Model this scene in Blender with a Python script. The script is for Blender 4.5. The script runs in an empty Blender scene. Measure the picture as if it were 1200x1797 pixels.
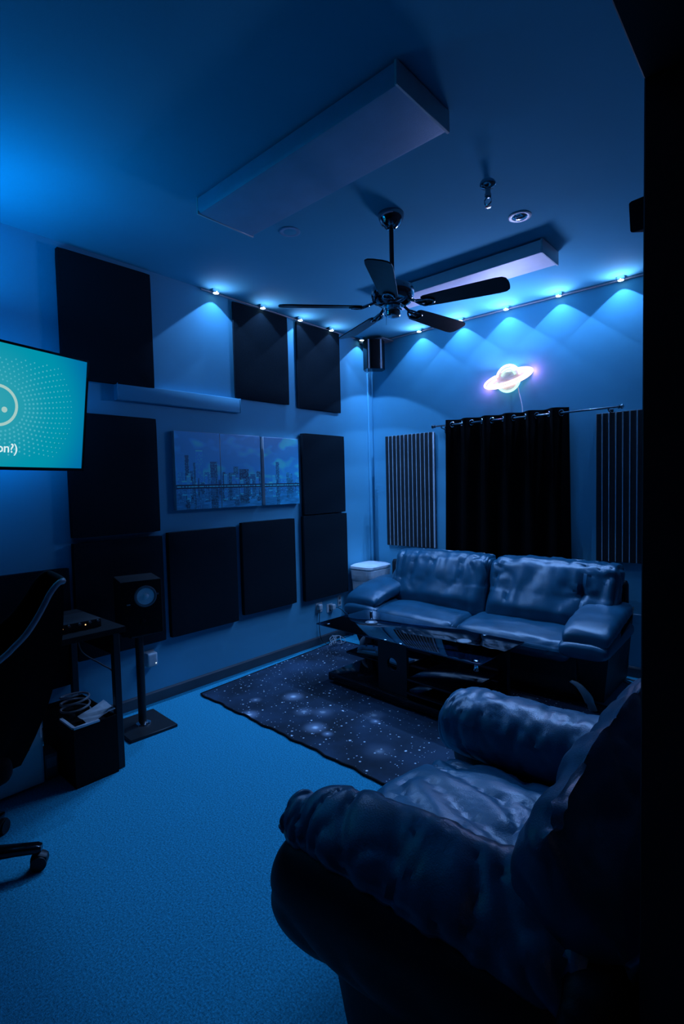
import bpy, bmesh, math, random
from mathutils import Vector, Matrix, noise
random.seed(7)
S = bpy.context.scene
C = S.collection
R = math.radians

# ------------------------------------------------------------------ camera
cam_d = bpy.data.cameras.new('camera'); cam = bpy.data.objects.new('camera', cam_d); C.objects.link(cam)
cam_d.sensor_fit = 'VERTICAL'; cam_d.sensor_height = 36.0; cam_d.sensor_width = 24.0
cam_d.lens = 911.525 * 36.0 / 1797.0
cam_d.clip_start = 0.02
def cam_axes(yaw, pitch, roll):
    f = Vector((-math.sin(yaw)*math.cos(pitch), math.cos(yaw)*math.cos(pitch), math.sin(pitch)))
    r = Vector((math.cos(yaw), math.sin(yaw), 0)); u = r.cross(f)
    c, s = math.cos(roll), math.sin(roll)
    return c*r + s*u, -s*r + c*u, f
r_, u_, f_ = cam_axes(R(41.92927), R(-2.93458), R(-1.37662))
cam.matrix_world = Matrix(((r_.x, u_.x, -f_.x, 0), (r_.y, u_.y, -f_.y, 0), (r_.z, u_.z, -f_.z, 1.45), (0, 0, 0, 1)))
S.camera = cam

# ------------------------------------------------------------------ world, exposure
S.view_settings.view_transform = 'Standard'; S.view_settings.look = 'None'
S.view_settings.gamma = 1.0; S.view_settings.use_curve_mapping = False
S.view_settings.exposure = 0.0
w = bpy.data.worlds.new('night'); S.world = w; w.use_nodes = True
w.node_tree.nodes['Background'].inputs[0].default_value = (0.25, 0.5, 1, 1)
w.node_tree.nodes['Background'].inputs[1].default_value = 0.002

def light(name, kind, loc, direction, energy, color, parent=None, smooth_near=0.0, **kw):
    d = bpy.data.lights.new(name, kind); d.energy = energy; d.color = color
    for k, v in kw.items(): setattr(d, k, v)
    o = bpy.data.objects.new(name, d); C.objects.link(o)
    q = Vector(direction).to_track_quat('-Z', 'Y').to_matrix().to_4x4()
    m = Matrix.Translation(loc) @ q
    if smooth_near:
        d.use_nodes = True; nt = d.node_tree; e = nt.nodes['Emission']; fo = nt.nodes.new('ShaderNodeLightFalloff')
        fo.inputs['Strength'].default_value = 1.0; fo.inputs['Smooth'].default_value = smooth_near
        nt.links.new(fo.outputs['Quadratic'], e.inputs['Strength'])
    if parent is not None:
        o.parent = parent; m = WM[parent.name].inverted() @ m
    o.matrix_local = m
    return o
WM = {}
BLUE = (0.0, 0.36, 1.0)
PUCK = (0.20, 0.44, 1.0)
# blue LED strips of the room that lie outside the frame
light('led_strip_desk', 'AREA', (-2.88, 0.72, 2.40), (0.20, 0.1, 1), 4.6, BLUE, shape='RECTANGLE', size=0.12, size_y=0.5)
light('hall_fill', 'POINT', (0.75, -0.6, 2.3), (0, 0, -1), 0.5, (1.0, 0.85, 0.8), shadow_soft_size=0.1)  # unseen fill added in the hall to lift the blacks

# ------------------------------------------------------------------ materials
def mat(name, col, rough=0.6, metal=0.0, spec=0.5, noise_scale=0, noise_amt=0.0, bump=0.0, bump_scale=200.0, emit=None, strength=0.0, detail=3):
    m = bpy.data.materials.new(name); m.use_nodes = True
    nt = m.node_tree; b = nt.nodes['Principled BSDF']
    b.inputs['Base Color'].default_value = (*col, 1); b.inputs['Roughness'].default_value = rough
    b.inputs['Metallic'].default_value = metal; b.inputs['Specular IOR Level'].default_value = spec
    if emit:
        b.inputs['Emission Color'].default_value = (*emit, 1); b.inputs['Emission Strength'].default_value = strength
    if noise_amt or bump:
        tc = nt.nodes.new('ShaderNodeTexCoord')
    if noise_amt:
        n = nt.nodes.new('ShaderNodeTexNoise'); n.inputs['Scale'].default_value = noise_scale; n.inputs['Detail'].default_value = detail
        nt.links.new(tc.outputs['Object'], n.inputs['Vector'])
        r = nt.nodes.new('ShaderNodeValToRGB')
        r.color_ramp.elements[0].position = 0.3; r.color_ramp.elements[1].position = 0.7
        r.color_ramp.elements[0].color = (*[c*(1-noise_amt) for c in col], 1)
        r.color_ramp.elements[1].color = (*[min(1, c*(1+noise_amt)) for c in col], 1)
        nt.links.new(n.outputs['Fac'], r.inputs['Fac']); nt.links.new(r.outputs['Color'], b.inputs['Base Color'])
    if bump:
        n2 = nt.nodes.new('ShaderNodeTexNoise'); n2.inputs['Scale'].default_value = bump_scale; n2.inputs['Detail'].default_value = 2
        nt.links.new(tc.outputs['Object'], n2.inputs['Vector'])
        bp = nt.nodes.new('ShaderNodeBump'); bp.inputs['Strength'].default_value = bump; bp.inputs['Distance'].default_value = 0.01
        nt.links.new(n2.outputs['Fac'], bp.inputs['Height']); nt.links.new(bp.outputs['Normal'], b.inputs['Normal'])
    return m
M = {}
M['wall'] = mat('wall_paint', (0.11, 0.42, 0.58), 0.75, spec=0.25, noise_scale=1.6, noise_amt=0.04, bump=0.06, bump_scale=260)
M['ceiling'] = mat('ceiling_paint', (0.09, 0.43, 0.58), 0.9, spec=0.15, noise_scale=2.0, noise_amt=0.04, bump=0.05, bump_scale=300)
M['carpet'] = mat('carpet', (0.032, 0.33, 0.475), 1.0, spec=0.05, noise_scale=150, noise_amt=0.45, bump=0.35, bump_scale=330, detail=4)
M['base'] = mat('rubber_base', (0.075, 0.085, 0.10), 0.45, noise_scale=8, noise_amt=0.1)
M['dark_frame'] = mat('dark_door_frame', (0.02, 0.02, 0.022), 0.6, noise_scale=6, noise_amt=0.2)
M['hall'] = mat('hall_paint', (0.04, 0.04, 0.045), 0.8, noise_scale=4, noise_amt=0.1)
M['foam'] = mat('black_fabric', (0.012, 0.021, 0.028), 1.0, spec=0.02, noise_scale=420, noise_amt=0.5, bump=0.5, bump_scale=420)
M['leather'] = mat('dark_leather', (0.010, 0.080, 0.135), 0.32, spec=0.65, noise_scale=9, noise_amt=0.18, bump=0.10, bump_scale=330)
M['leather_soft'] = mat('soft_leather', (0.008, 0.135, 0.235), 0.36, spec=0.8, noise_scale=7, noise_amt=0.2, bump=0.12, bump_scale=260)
M['leather_shade'] = mat('shaded_leather', (0.010, 0.012, 0.016), 0.5, spec=0.35, noise_scale=9, noise_amt=0.2, bump=0.1, bump_scale=300)  # darker leather copy with the shade of bases, rolls and backs in its colour
M['black'] = mat('black_paint', (0.010, 0.010, 0.011), 0.5, noise_scale=20, noise_amt=0.2)
M['matte_black'] = mat('matte_black', (0.006, 0.006, 0.007), 0.85, spec=0.2, noise_scale=40, noise_amt=0.3)
M['gloss_black'] = mat('gloss_black', (0.006, 0.006, 0.008), 0.09, noise_scale=5, noise_amt=0.1)
M['glass'] = mat('black_glass', (0.004, 0.005, 0.006), 0.02, spec=0.75, noise_scale=3, noise_amt=0.1)
gl = bpy.data.materials.new('tinted_glass'); gl.use_nodes = True; nt = gl.node_tree; nt.nodes.remove(nt.nodes['Principled BSDF'])
fr = nt.nodes.new('ShaderNodeFresnel'); fr.inputs[0].default_value = 1.62; tr_ = nt.nodes.new('ShaderNodeBsdfTransparent'); tr_.inputs[0].default_value = (0.10, 0.22, 0.30, 1)
gg = nt.nodes.new('ShaderNodeBsdfGlossy'); gg.inputs['Roughness'].default_value = 0.015; gg.inputs[0].default_value = (0.9, 0.95, 1, 1); mxs = nt.nodes.new('ShaderNodeMixShader')
nt.links.new(fr.outputs[0], mxs.inputs[0]); nt.links.new(tr_.outputs[0], mxs.inputs[1]); nt.links.new(gg.outputs[0], mxs.inputs[2]); nt.links.new(mxs.outputs[0], nt.nodes['Material Output'].inputs[0])
M['tinted_glass'] = gl
M['chrome'] = mat('chrome', (0.75, 0.77, 0.8), 0.12, metal=1.0, noise_scale=15, noise_amt=0.05)
M['dark_chrome'] = mat('dark_chrome', (0.30, 0.31, 0.33), 0.10, metal=1.0, noise_scale=15, noise_amt=0.08)
M['alu'] = mat('aluminium_strip', (0.55, 0.64, 0.72), 0.55, metal=0.0, noise_scale=30, noise_amt=0.08)
M['slat'] = mat('dark_slat', (0.012, 0.013, 0.015), 0.6, noise_scale=30, noise_amt=0.3)
M['white'] = mat('white_plastic', (0.62, 0.64, 0.66), 0.4, noise_scale=12, noise_amt=0.05)
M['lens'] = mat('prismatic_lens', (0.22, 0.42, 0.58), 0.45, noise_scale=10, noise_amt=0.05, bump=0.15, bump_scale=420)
M['lens_sign_lit'] = mat('sign_lit_lens', (0.80, 0.78, 0.84), 0.5, noise_scale=10, noise_amt=0.04, bump=0.1, bump_scale=420)  # paler copy of the same lens, the neon sign's light painted in
M['liner'] = mat('bin_liner', (0.78, 0.78, 0.80), 0.35, noise_scale=14, noise_amt=0.1, bump=0.3, bump_scale=30)
M['paper'] = mat('paper', (0.80, 0.83, 0.86), 0.7, noise_scale=25, noise_amt=0.1)
M['curtain'] = mat('black_curtain', (0.006, 0.006, 0.007), 0.95, spec=0.1, noise_scale=200, noise_amt=0.4, bump=0.2, bump_scale=350)
M['blade'] = mat('dark_wood_blade', (0.020, 0.017, 0.016), 0.4, noise_scale=14, noise_amt=0.4)
M['cone'] = mat('white_cone', (0.86, 0.90, 0.92), 0.5, noise_scale=30, noise_amt=0.05)
M['grey'] = mat('grey_plastic', (0.16, 0.17, 0.18), 0.5, noise_scale=20, noise_amt=0.1)
M['cable'] = mat('grey_cable', (0.30, 0.32, 0.34), 0.5, noise_scale=20, noise_amt=0.1)
M['black_cable'] = mat('black_cable', (0.02, 0.02, 0.022), 0.5, noise_scale=20, noise_amt=0.1)
M['rim'] = mat('grey_rim', (0.30, 0.33, 0.36), 0.4, noise_scale=20, noise_amt=0.1)
M['foot'] = mat('pale_foot', (0.38, 0.40, 0.42), 0.4, noise_scale=20, noise_amt=0.1)
def emis(name, col, s):
    m = bpy.data.materials.new(name); m.use_nodes = True; nt = m.node_tree
    nt.nodes.remove(nt.nodes['Principled BSDF'])
    e = nt.nodes.new('ShaderNodeEmission'); e.inputs[0].default_value = (*col, 1); e.inputs[1].default_value = s
    n = nt.nodes.new('ShaderNodeTexNoise'); n.inputs['Scale'].default_value = 6
    mr = nt.nodes.new('ShaderNodeMapRange'); mr.inputs[3].default_value = s*0.94; mr.inputs[4].default_value = s*1.06
    nt.links.new(n.outputs['Fac'], mr.inputs[0]); nt.links.new(mr.outputs[0], e.inputs[1])
    nt.links.new(e.outputs[0], nt.nodes['Material Output'].inputs[0])
    return m
M['puck_lens'] = emis('puck_lens', (0.55, 0.8, 1.0), 6)
M['neon_pink'] = emis('neon_pink', (1.0, 0.62, 0.60), 2.2)
M['neon_teal'] = emis('neon_teal', (0.50, 1.0, 0.78), 1.5)
M['led_dot'] = emis('led_dot', (1.0, 0.6, 0.25), 1.5)
M['led_white'] = emis('led_white', (0.7, 0.9, 1.0), 1.2)
M['screen_mark'] = emis('screen_mark', (0.42, 0.66, 0.62), 0.9)
M['screen_dots'] = emis('screen_dots', (0.06, 0.42, 0.53), 1.0)
M['screen_text'] = emis('screen_text', (0.75, 0.92, 0.95), 0.95)

# ------------------------------------------------------------------ mesh helpers
def BM(): return bmesh.new()
def box(bm, x0, x1, y0, y1, z0, z1, bev=0.0, seg=2):
    v = [bm.verts.new((x, y, z)) for z in (z0, z1) for x, y in ((x0, y0), (x1, y0), (x1, y1), (x0, y1))]
    fs = [(0, 3, 2, 1), (4, 5, 6, 7), (0, 1, 5, 4), (1, 2, 6, 5), (2, 3, 7, 6), (3, 0, 4, 7)]
    f = [bm.faces.new([v[i] for i in q]) for q in fs]
    if bev > 0:
        es = list({e for q in f for e in q.edges})
        bmesh.ops.bevel(bm, geom=es, offset=bev, segments=seg, profile=0.5, affect='EDGES')
    return bm
def prism(bm, pts, d):
    """closed polygon (3-D points) pushed along the vector d"""
    d = Vector(d); a = [bm.verts.new(p) for p in pts]; b = [bm.verts.new(Vector(p)+d) for p in pts]
    n = len(a)
    bm.faces.new(a[::-1]); bm.faces.new(b)
    for i in range(n): bm.faces.new((a[i], a[(i+1) % n], b[(i+1) % n], b[i]))
    return bm
def frame_of(d):
    d = Vector(d).normalized()
    a = Vector((0, 0, 1)) if abs(d.z) < 0.95 else Vector((1, 0, 0))
    u = d.cross(a).normalized(); return u, u.cross(d).normalized()
def rings(bm, ring_pts, cap=True, close=False):
    vs = [[bm.verts.new(p) for p in r] for r in ring_pts]
    n = len(vs[0]); m = len(vs)
    for i in range(m if close else m-1):
        a, b = vs[i], vs[(i+1) % m]
        for j in range(n): bm.faces.new((a[j], a[(j+1) % n], b[(j+1) % n], b[j]))
    if cap and not close:
        bm.faces.new(vs[0][::-1]); bm.faces.new(vs[-1])
    return bm
def cyl(bm, p, q, r0, r1=None, n=20):
    p, q = Vector(p), Vector(q); r1 = r0 if r1 is None else r1; u, v = frame_of(q-p)
    return rings(bm, [[c + u*math.cos(t)*r + v*math.sin(t)*r for t in (2*math.pi*k/n for k in range(n))] for c, r in ((p, r0), (q, r1))])
def lathe(bm, base, axis, prof, n=28):
    """profile of (radius, distance along axis)"""
    base, axis = Vector(base), Vector(axis).normalized(); u, v = frame_of(axis)
    return rings(bm, [[base + axis*h + (u*math.cos(t) + v*math.sin(t))*max(r, 1e-4) for t in (2*math.pi*k/n for k in range(n))] for r, h in prof])
def catmull(pts, k=8, close=False):
    P = [Vector(p) for p in pts]; n = len(P); out = []
    for i in range(n if close else n-1):
        g = (lambda j: P[j % n]) if close else (lambda j: P[min(max(j, 0), n-1)])
        a, b, c, d = g(i-1), g(i), g(i+1), g(i+2)
        for s in range(k):
            t = s/k
            out.append(0.5*((2*b) + (c-a)*t + (2*a-5*b+4*c-d)*t*t + (3*b-a-3*c+d)*t**3))
    if not close: out.append(P[-1])
    return out
def tube(bm, pts, r, n=8, close=False, k=8):
    P = catmull(pts, k, close) if k else [Vector(p) for p in pts]
    m = len(P); rr = []
    u = None
    for i in range(m):
        d = (P[(i+1) % m]-P[i-1]) if close else (P[min(i+1, m-1)]-P[max(i-1, 0)])
        if d.length < 1e-9: d = Vector((0, 0, 1))
        d.normalize()
        if u is None: u = frame_of(d)[0]
        u = (u - d*u.dot(d))
        if u.length < 1e-6: u = frame_of(d)[0]
        u.normalize(); v = d.cross(u)
        q = r[i*len(r)//m] if isinstance(r, (list, tuple)) else r
        rr.append([P[i] + (u*math.cos(t)+v*math.sin(t))*q for t in (2*math.pi*j/n for j in range(n))])
    return rings(bm, rr, True, close)
def rbox(sx, sy, sz, r, n=16, fn=None):
    """rounded cushion centred at 0; fn(unit point in -1..1, position) -> position"""
    bm = BM(); h = Vector((sx/2, sy/2, sz/2)); cache = {}
    ts = [math.sin(math.pi/2*(-1+2*i/n))*0.55 + (-1+2*i/n)*0.45 for i in range(n+1)]
    def V(i, j, k):
        key = (i, j, k)
        if key in cache: return cache[key]
        p = Vector((ts[i], ts[j], ts[k])); P = Vector((p.x*h.x, p.y*h.y, p.z*h.z))
        rr = Vector((min(r, h.x), min(r, h.y), min(r, h.z)))
        inn = Vector([max(-(h[a]-rr[a]), min(h[a]-rr[a], P[a])) for a in range(3)])
        d = Vector([(P[a]-inn[a])/rr[a] for a in range(3)])
        if d.length > 1e-9: d.normalize()
        Q = Vector([inn[a]+d[a]*rr[a] for a in range(3)])
        if fn: Q = fn(p, Q)
        cache[key] = bm.verts.new(Q); return cache[key]
    for a in range(n):
        for b in range(n):
            for s in (0, n):
                q1 = [V(a, b, s), V(a+1, b, s), V(a+1, b+1, s), V(a, b+1, s)]
                q2 = [V(s, a, b), V(s, a+1, b), V(s, a+1, b+1), V(s, a, b+1)]
                q3 = [V(b, s, a), V(b, s, a+1), V(b+1, s, a+1), V(b+1, s, a)]
                for q in (q1, q2, q3): bm.faces.new(q if s else q[::-1])
    return bm
def ridge(p, seed=0.0):
    return 1.0 - min(1.0, abs(noise.noise(p + Vector((seed, seed*1.7, -seed))))*2.6)
def wrinkle(bm, amp, sc, seed=0.0, mask=None, power=2.0, broad=0.0, shear=0.0):
    bm.normal_update()
    mv = []
    for v in bm.verts:
        p = Vector((v.co.x*sc[0], v.co.y*sc[1], v.co.z*sc[2]))
        p.x += shear*(v.co.y-0.6*v.co.z)
        p += Vector((noise.noise(v.co*5), noise.noise(v.co*5+Vector((9, 3, 1))), 0))*0.5
        a = ridge(p, seed)**power * -amp + noise.noise(v.co*4.0+Vector((seed,)*3))*broad
        if mask: a *= mask(v.co)
        mv.append((v, v.co + v.normal*a))
    for v, c in mv: v.co = c
    return bm
def sections(bm, secs, n=36, ex=2.4):
    """secs: (centre, half_u, half_v, u_dir, v_dir)"""
    rr = []
    for c, a, b, u, v in secs:
        c, u, v = Vector(c), Vector(u), Vector(v); ring = []
        for k in range(n):
            t = 2*math.pi*k/n; ct, st = math.cos(t), math.sin(t)
            ring.append(c + u*a*math.copysign(abs(ct)**(2/ex), ct) + v*b*math.copysign(abs(st)**(2/ex), st))
        rr.append(ring)
    return rings(bm, rr)

def place(o, label=None, cat=None, group=None, kind=None):
    if label: o['label'] = label
    if cat: o['category'] = cat
    if group: o['group'] = group
    if kind: o['kind'] = kind
    return o
def thing(name, label, cat, loc=(0, 0, 0), rotz=0, group=None):
    o = bpy.data.objects.new(name, None); C.objects.link(o)
    o.empty_display_size = 0.1
    o.location = loc; o.rotation_euler = (0, 0, rotz)
    WM[o.name] = Matrix.Translation(loc) @ Matrix.Rotation(rotz, 4, 'Z')
    return place(o, label, cat, group)
def link(name, bm, m, parent=None, smooth=True, label=None, local=False, origin=True, kind=None, angle=40, tri=False):
    """links a bmesh as one object; coordinates are world unless local"""
    bmesh.ops.recalc_face_normals(bm, faces=bm.faces[:])
    me = bpy.data.meshes.new(name); bm.to_mesh(me); bm.free()
    if smooth:
        for p in me.polygons: p.use_smooth = True
        try: me.set_sharp_from_angle(angle=R(angle))
        except Exception: pass
    me.materials.append(M[m] if isinstance(m, str) else m)
    o = bpy.data.objects.new(name, me); C.objects.link(o)
    if parent is not None:
        o.parent = parent
        W = WM[parent.name]
        if not local: me.transform(W.inverted())
        WM[o.name] = W
    else:
        if origin:
            xs = [v.co for v in me.vertices]
            c = Vector(((min(p.x for p in xs)+max(p.x for p in xs))/2, (min(p.y for p in xs)+max(p.y for p in xs))/2, min(p.z for p in xs)))
            me.transform(Matrix.Translation(-c)); o.location = c
            WM[o.name] = Matrix.Translation(c)
        else: WM[o.name] = Matrix.Identity(4)
    if label: o['label'] = label
    if kind: o['kind'] = kind
    return o
def struct(name, bm, m, parent=None, smooth=False):
    return link(name, bm, m, parent, smooth=smooth, kind='structure', origin=False)
def copy_tree(o, parent=None):
    c = o.copy(); C.objects.link(c); c.parent = parent
    for ch in list(o.children): copy_tree(ch, c)
    return c

# ------------------------------------------------------------------ room shell
XL, YB, XR = -3.307, 4.18, -0.19          # left wall, back wall, right wall (faces)
YF, XH = -1.35, 1.25                       # front wall, far side of the hall
def zc(y): return 2.941 - 0.0155*y         # the ceiling falls a little to the back
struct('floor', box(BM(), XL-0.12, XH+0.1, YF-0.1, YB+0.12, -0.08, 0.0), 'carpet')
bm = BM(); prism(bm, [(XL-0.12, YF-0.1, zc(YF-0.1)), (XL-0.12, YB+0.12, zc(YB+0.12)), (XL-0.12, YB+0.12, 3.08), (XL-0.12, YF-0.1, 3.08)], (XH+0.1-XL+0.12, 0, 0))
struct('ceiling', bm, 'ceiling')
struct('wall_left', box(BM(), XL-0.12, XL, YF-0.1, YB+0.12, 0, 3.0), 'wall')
struct('wall_back', box(BM(), XL, XH, YB, YB+0.12, 0, 3.0), 'wall')
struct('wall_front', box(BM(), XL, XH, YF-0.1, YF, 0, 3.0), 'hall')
DY0, DY1, DZ, WT = -0.07, 0.90, 2.036, 0.15
bm = BM()
box(bm, XR+0.02, XR+WT-0.02, DY1+0.03, YB, 0, 3.0); box(bm, XR+0.02, XR+WT-0.02, YF, DY0-0.03, 0, 3.0); box(bm, XR+0.02, XR+WT-0.02, DY0-0.03, DY1+0.03, DZ+0.03, 3.0)
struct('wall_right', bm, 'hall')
bm = BM()     # lining and casing of the doorway the view is taken through
box(bm, XR, XR+WT, DY1, DY1+0.07, 0, DZ+0.07, 0.002, 1); box(bm, XR, XR+WT, DY0-0.07, DY0, 0, DZ+0.07, 0.002, 1); box(bm, XR, XR+WT, DY0, DY1, DZ, DZ+0.07, 0.002, 1)
struct('trim_1', bm, 'dark_frame')
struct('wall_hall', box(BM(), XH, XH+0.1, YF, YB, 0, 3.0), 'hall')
bm = BM(); prism(bm, [(XL, YF, 0), (XL+0.010, YF, 0), (XL+0.010, YF, 0.066), (XL+0.004, YF, 0.076), (XL, YF, 0.078)], (0, YB-YF, 0))
struct('baseboard_left', bm, 'base')
bm = BM(); prism(bm, [(XL+0.01, YB, 0), (XL+0.01, YB-0.010, 0), (XL+0.01, YB-0.010, 0.066), (XL+0.01, YB-0.004, 0.076), (XL+0.01, YB, 0.078)], (XR+0.02-XL-0.01, 0, 0))
struct('baseboard_back', bm, 'base')

# ------------------------------------------------------------------ acoustic panels on the left wall
def wall_panel(y0, y1, z0, z1, label, t=0.05):
    th = thing('acoustic_panel', label, 'acoustic panel', (XL, (y0+y1)/2, z0), 0, 'black acoustic panels on the left wall')
    bm = rbox(t-0.006, y1-y0, z1-z0, 0.008, 8); bmesh.ops.translate(bm, verts=bm.verts, vec=(XL+0.006+(t-0.006)/2, (y0+y1)/2, (z0+z1)/2))
    link('fabric_face', bm, 'foam', th)
    link('mounting_board', box(BM(), XL, XL+0.006, y0+0.02, y1-0.02, z0+0.02, z1-0.02), 'matte_black', th)
wall_panel(1.215, 1.79, 2.125, 2.872, 'black fabric panel under the ceiling, nearest the television')
wall_panel(2.466, 3.023, 2.14, 2.872, 'black fabric panel under the ceiling, middle one of the three up there', 0.028)
wall_panel(3.128, 3.675, 2.126, 2.864, 'black fabric panel under the ceiling, nearest the corner loudspeaker', 0.028)
wall_panel(1.222, 1.79, 1.17, 1.926, 'black fabric panel right behind the lower edge of the television')
wall_panel(1.222, 1.80, 0.42, 1.14, 'black fabric panel low on the wall behind the monitor speaker')
wall_panel(1.842, 2.412, 0.422, 1.155, 'black fabric panel low on the wall, just beyond the monitor speaker')
wall_panel(2.466, 3.024, 0.45, 1.18, 'black fabric panel low on the wall, under the skyline canvases')
wall_panel(3.130, 3.698, 0.436, 1.190, 'black fabric panel low on the wall, above the wall sockets')
wall_panel(3.146, 3.684, 1.20, 1.910, 'black fabric panel at mid height, beside the narrow skyline canvas')
wall_panel(0.62, 1.195, 0.30, 1.0, 'black fabric panel behind the office chair, under the television')

# raceway-like white bar above the canvases
th = thing('wall_rail', 'long painted rail fixed to the wall above the skyline canvases', 'rail', (XL, 2.01, 2.03))
link('rail_body', box(BM(), XL, XL+0.045, 1.54, 2.49, 2.028, 2.132, 0.004, 2), 'wall', th)
link('end_cap', box(BM(), XL, XL+0.048, 1.532, 1.54, 2.026, 2.134, 0.002, 1), 'wall', th)
link('end_cap', box(BM(), XL, XL+0.048, 2.49, 2.498, 2.026, 2.134, 0.002, 1), 'wall', th)

# ------------------------------------------------------------------ skyline canvases (flat print as colour attribute)
pm = bpy.data.materials.new('skyline_print'); pm.use_nodes = True
at = pm.node_tree.nodes.new('ShaderNodeAttribute'); at.attribute_name = 'print'
pm.node_tree.links.new(at.outputs['Color'], pm.node_tree.nodes['Principled BSDF'].inputs['Base Color'])
pm.node_tree.nodes['Principled BSDF'].inputs['Roughness'].default_value = 0.45
M['print'] = pm
rs = random.Random(11)
towers = []   # (u0, u1, top, tone)   u over the triptych 0..3
for u0, u1, top, tone in [(0.20, 0.29, .70, .10), (0.38, 0.43, .60, .12), (0.44, 0.60, .77, .22), (0.76, 0.93, .62, .10), (1.02, 1.09, .48, .10), (1.30, 1.42, .56, .12), (1.44, 1.68, .53, .07), (1.18, 1.30, .47, .11), (1.72, 1.86, .46, .13), (1.88, 2.0, .50, .10), (2.32, 2.42, .64, .12), (2.62, 2.7, .48, .15), (0.05, 0.18, .48, .20), (0.30, 0.37, .5, .15), (0.62, 0.75, .48, .18)]:
    towers.append((u0, u1, top, tone))
for k in range(46):
    a = rs.random()*3; wd = 0.03+rs.random()*0.08
    towers.append((a, a+wd, .34+rs.random()*.13, .08+rs.random()*.22))
def sky_col(u, v):
    c = noise.noise(Vector((u*1.7, v*5.5, 3.1))) * 0.6 + noise.noise(Vector((u*4.5, v*12, 7.7))) * 0.35
    k = max(0.0, c*1.1) * (0.45 + 0.6*(u > 2))
    b = 0.20 + 0.05*(1-v)
    return (b*0.7+k*0.55, b+k*0.6, b*1.25+k*0.6)
def print_col(u, v):
    if v < 0.27:                      # water with the mirrored towers
        vv = 0.27 + (0.27-v)*1.15; s = 0.015*noise.noise(Vector((u*8, v*90, 1)))
        c = city(u+s, vv); g = 0.06*noise.noise(Vector((u*7, v*75, 5)))
        return tuple(max(0.01, 0.62*x+0.03+g) for x in c)
    if v < 0.285: return (0.03, 0.035, 0.05)
    if v < 0.30: return (0.35, 0.4, 0.45) if noise.noise(Vector((u*30, 1, 2))) > -0.1 else (0.1, 0.12, 0.15)
    if v < 0.315: return (0.03, 0.035, 0.05)
    return city(u, v)
def city(u, v):
    out = None
    for u0, u1, top, tone in towers:
        if u0 <= u <= u1 and v < top:
            win = 0.22 if (int((u-u0)*55) % 2 == 0 and int(v*110) % 2 == 0 and noise.noise(Vector((u*60, v*60, tone*50))) > 0.02) else 0
            if v > top-0.02 and tone > 0.2: win = 0.25
            out = (tone*0.75+win*.8, tone+win, tone*1.3+win)
    if out: return out
    if v < 0.36: return (0.16+0.3*max(0, noise.noise(Vector((u*40, v*60, 2)))), 0.2+0.3*max(0, noise.noise(Vector((u*40, v*60, 2)))), 0.28+.3*max(0, noise.noise(Vector((u*40, v*60, 2)))))
    return sky_col(u, v)
def canvas(y0, y1, z0, z1, idx, label):
    th = thing('skyline_canvas', label, 'picture', (XL, (y0+y1)/2, z0), 0, 'three canvases that make up the skyline picture')
    t = 0.035
    link('canvas_block', box(BM(), XL, XL+t, y0, y1, z0, z1, 0.002, 1), 'white', th)
    NU, NV = 84, 116; x = XL+t+0.0006
    vs = [(x, y0+0.001+(y1-y0-0.002)*i/NU, z0+0.001+(z1-z0-0.002)*j/NV) for j in range(NV+1) for i in range(NU+1)]
    fs = [(j*(NU+1)+i, j*(NU+1)+i+1, (j+1)*(NU+1)+i+1, (j+1)*(NU+1)+i) for j in range(NV) for i in range(NU)]
    me = bpy.data.meshes.new('printed_face'); me.from_pydata(vs, [], fs); me.materials.append(M['print'])
    a = me.color_attributes.new('print', 'FLOAT_COLOR', 'CORNER'); buf = []
    for j in range(NV):
        for i in range(NU):
            c = [min(0.95, (q*1.5)**1.25*t_) for q, t_ in zip(print_col(idx + (i+0.5)/NU, (j+0.5)/NV), (0.28, 2.1, 2.7))]; buf += [c[0], c[1], c[2], 1.0]*4
    a.data.foreach_set('color', buf)
    o = bpy.data.objects.new('printed_face', me); C.objects.link(o); o.parent = th; me.transform(WM[th.name].inverted())
canvas(1.922, 2.296, 1.303, 1.857, 0, 'canvas with the tallest round-topped tower of the city skyline')
canvas(2.300, 2.680, 1.303, 1.857, 1, 'canvas with a broad dark tower block, middle of the skyline picture')
canvas(2.716, 3.098, 1.303, 1.855, 2, 'canvas with streaky clouds over the skyline, hung apart beyond a gap')

# ------------------------------------------------------------------ puck lights along the ceiling
def puck(x, y, nx, ny, label, e=1.0):
    z = zc(y)
    th = thing('puck_light', label, 'lamp', (x, y, z), 0, 'small downlights along the tops of the walls')
    link('housing', lathe(BM(), (x, y, z+0.004), (0, 0, -1), [(0.026, 0), (0.026, 0.028), (0.023, 0.031), (0.021, 0.028), (0.001, 0.026)], 20), 'chrome', th)
    link('lens', lathe(BM(), (x, y, z-0.0245), (0, 0, -1), [(0.0205, 0), (0.019, 0.004), (0.010, 0.007), (0.001, 0.008)], 16), 'puck_lens', th)
    d = Vector((nx*0.03, ny*0.03, -1))
    light('bulb', 'SPOT', (x, y, z-0.035), d, (40.0 if nx else 46.0)*e, PUCK, th, spot_size=R(103), spot_blend=0.08, smooth_near=0.13, shadow_soft_size=0.006)
    light('spill', 'SPOT', (x+nx*0.04, y+ny*0.04, z-0.075), (nx*0.35, ny*0.35, 1), (1.8 if nx else 4.0)*e, (0.60, 0.60, 1.0), th, smooth_near=0.01, spot_size=R(150), spot_blend=0.5, shadow_soft_size=0.01)
LX, BY = XL+0.052, YB-0.048
for y, lb in [(2.30, 'small puck light on the left wall, first one past the panel by the television'),
              (2.74, 'small puck light over the left edge of the middle upper black panel'),
              (3.15, 'small puck light between the two upper panels next to the corner'),
              (3.54, 'small puck light over the upper panel nearest the corner'),
              (3.97, 'small puck light left of the corner loudspeaker')]:
    puck(LX, y, 1, 0, lb)
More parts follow.
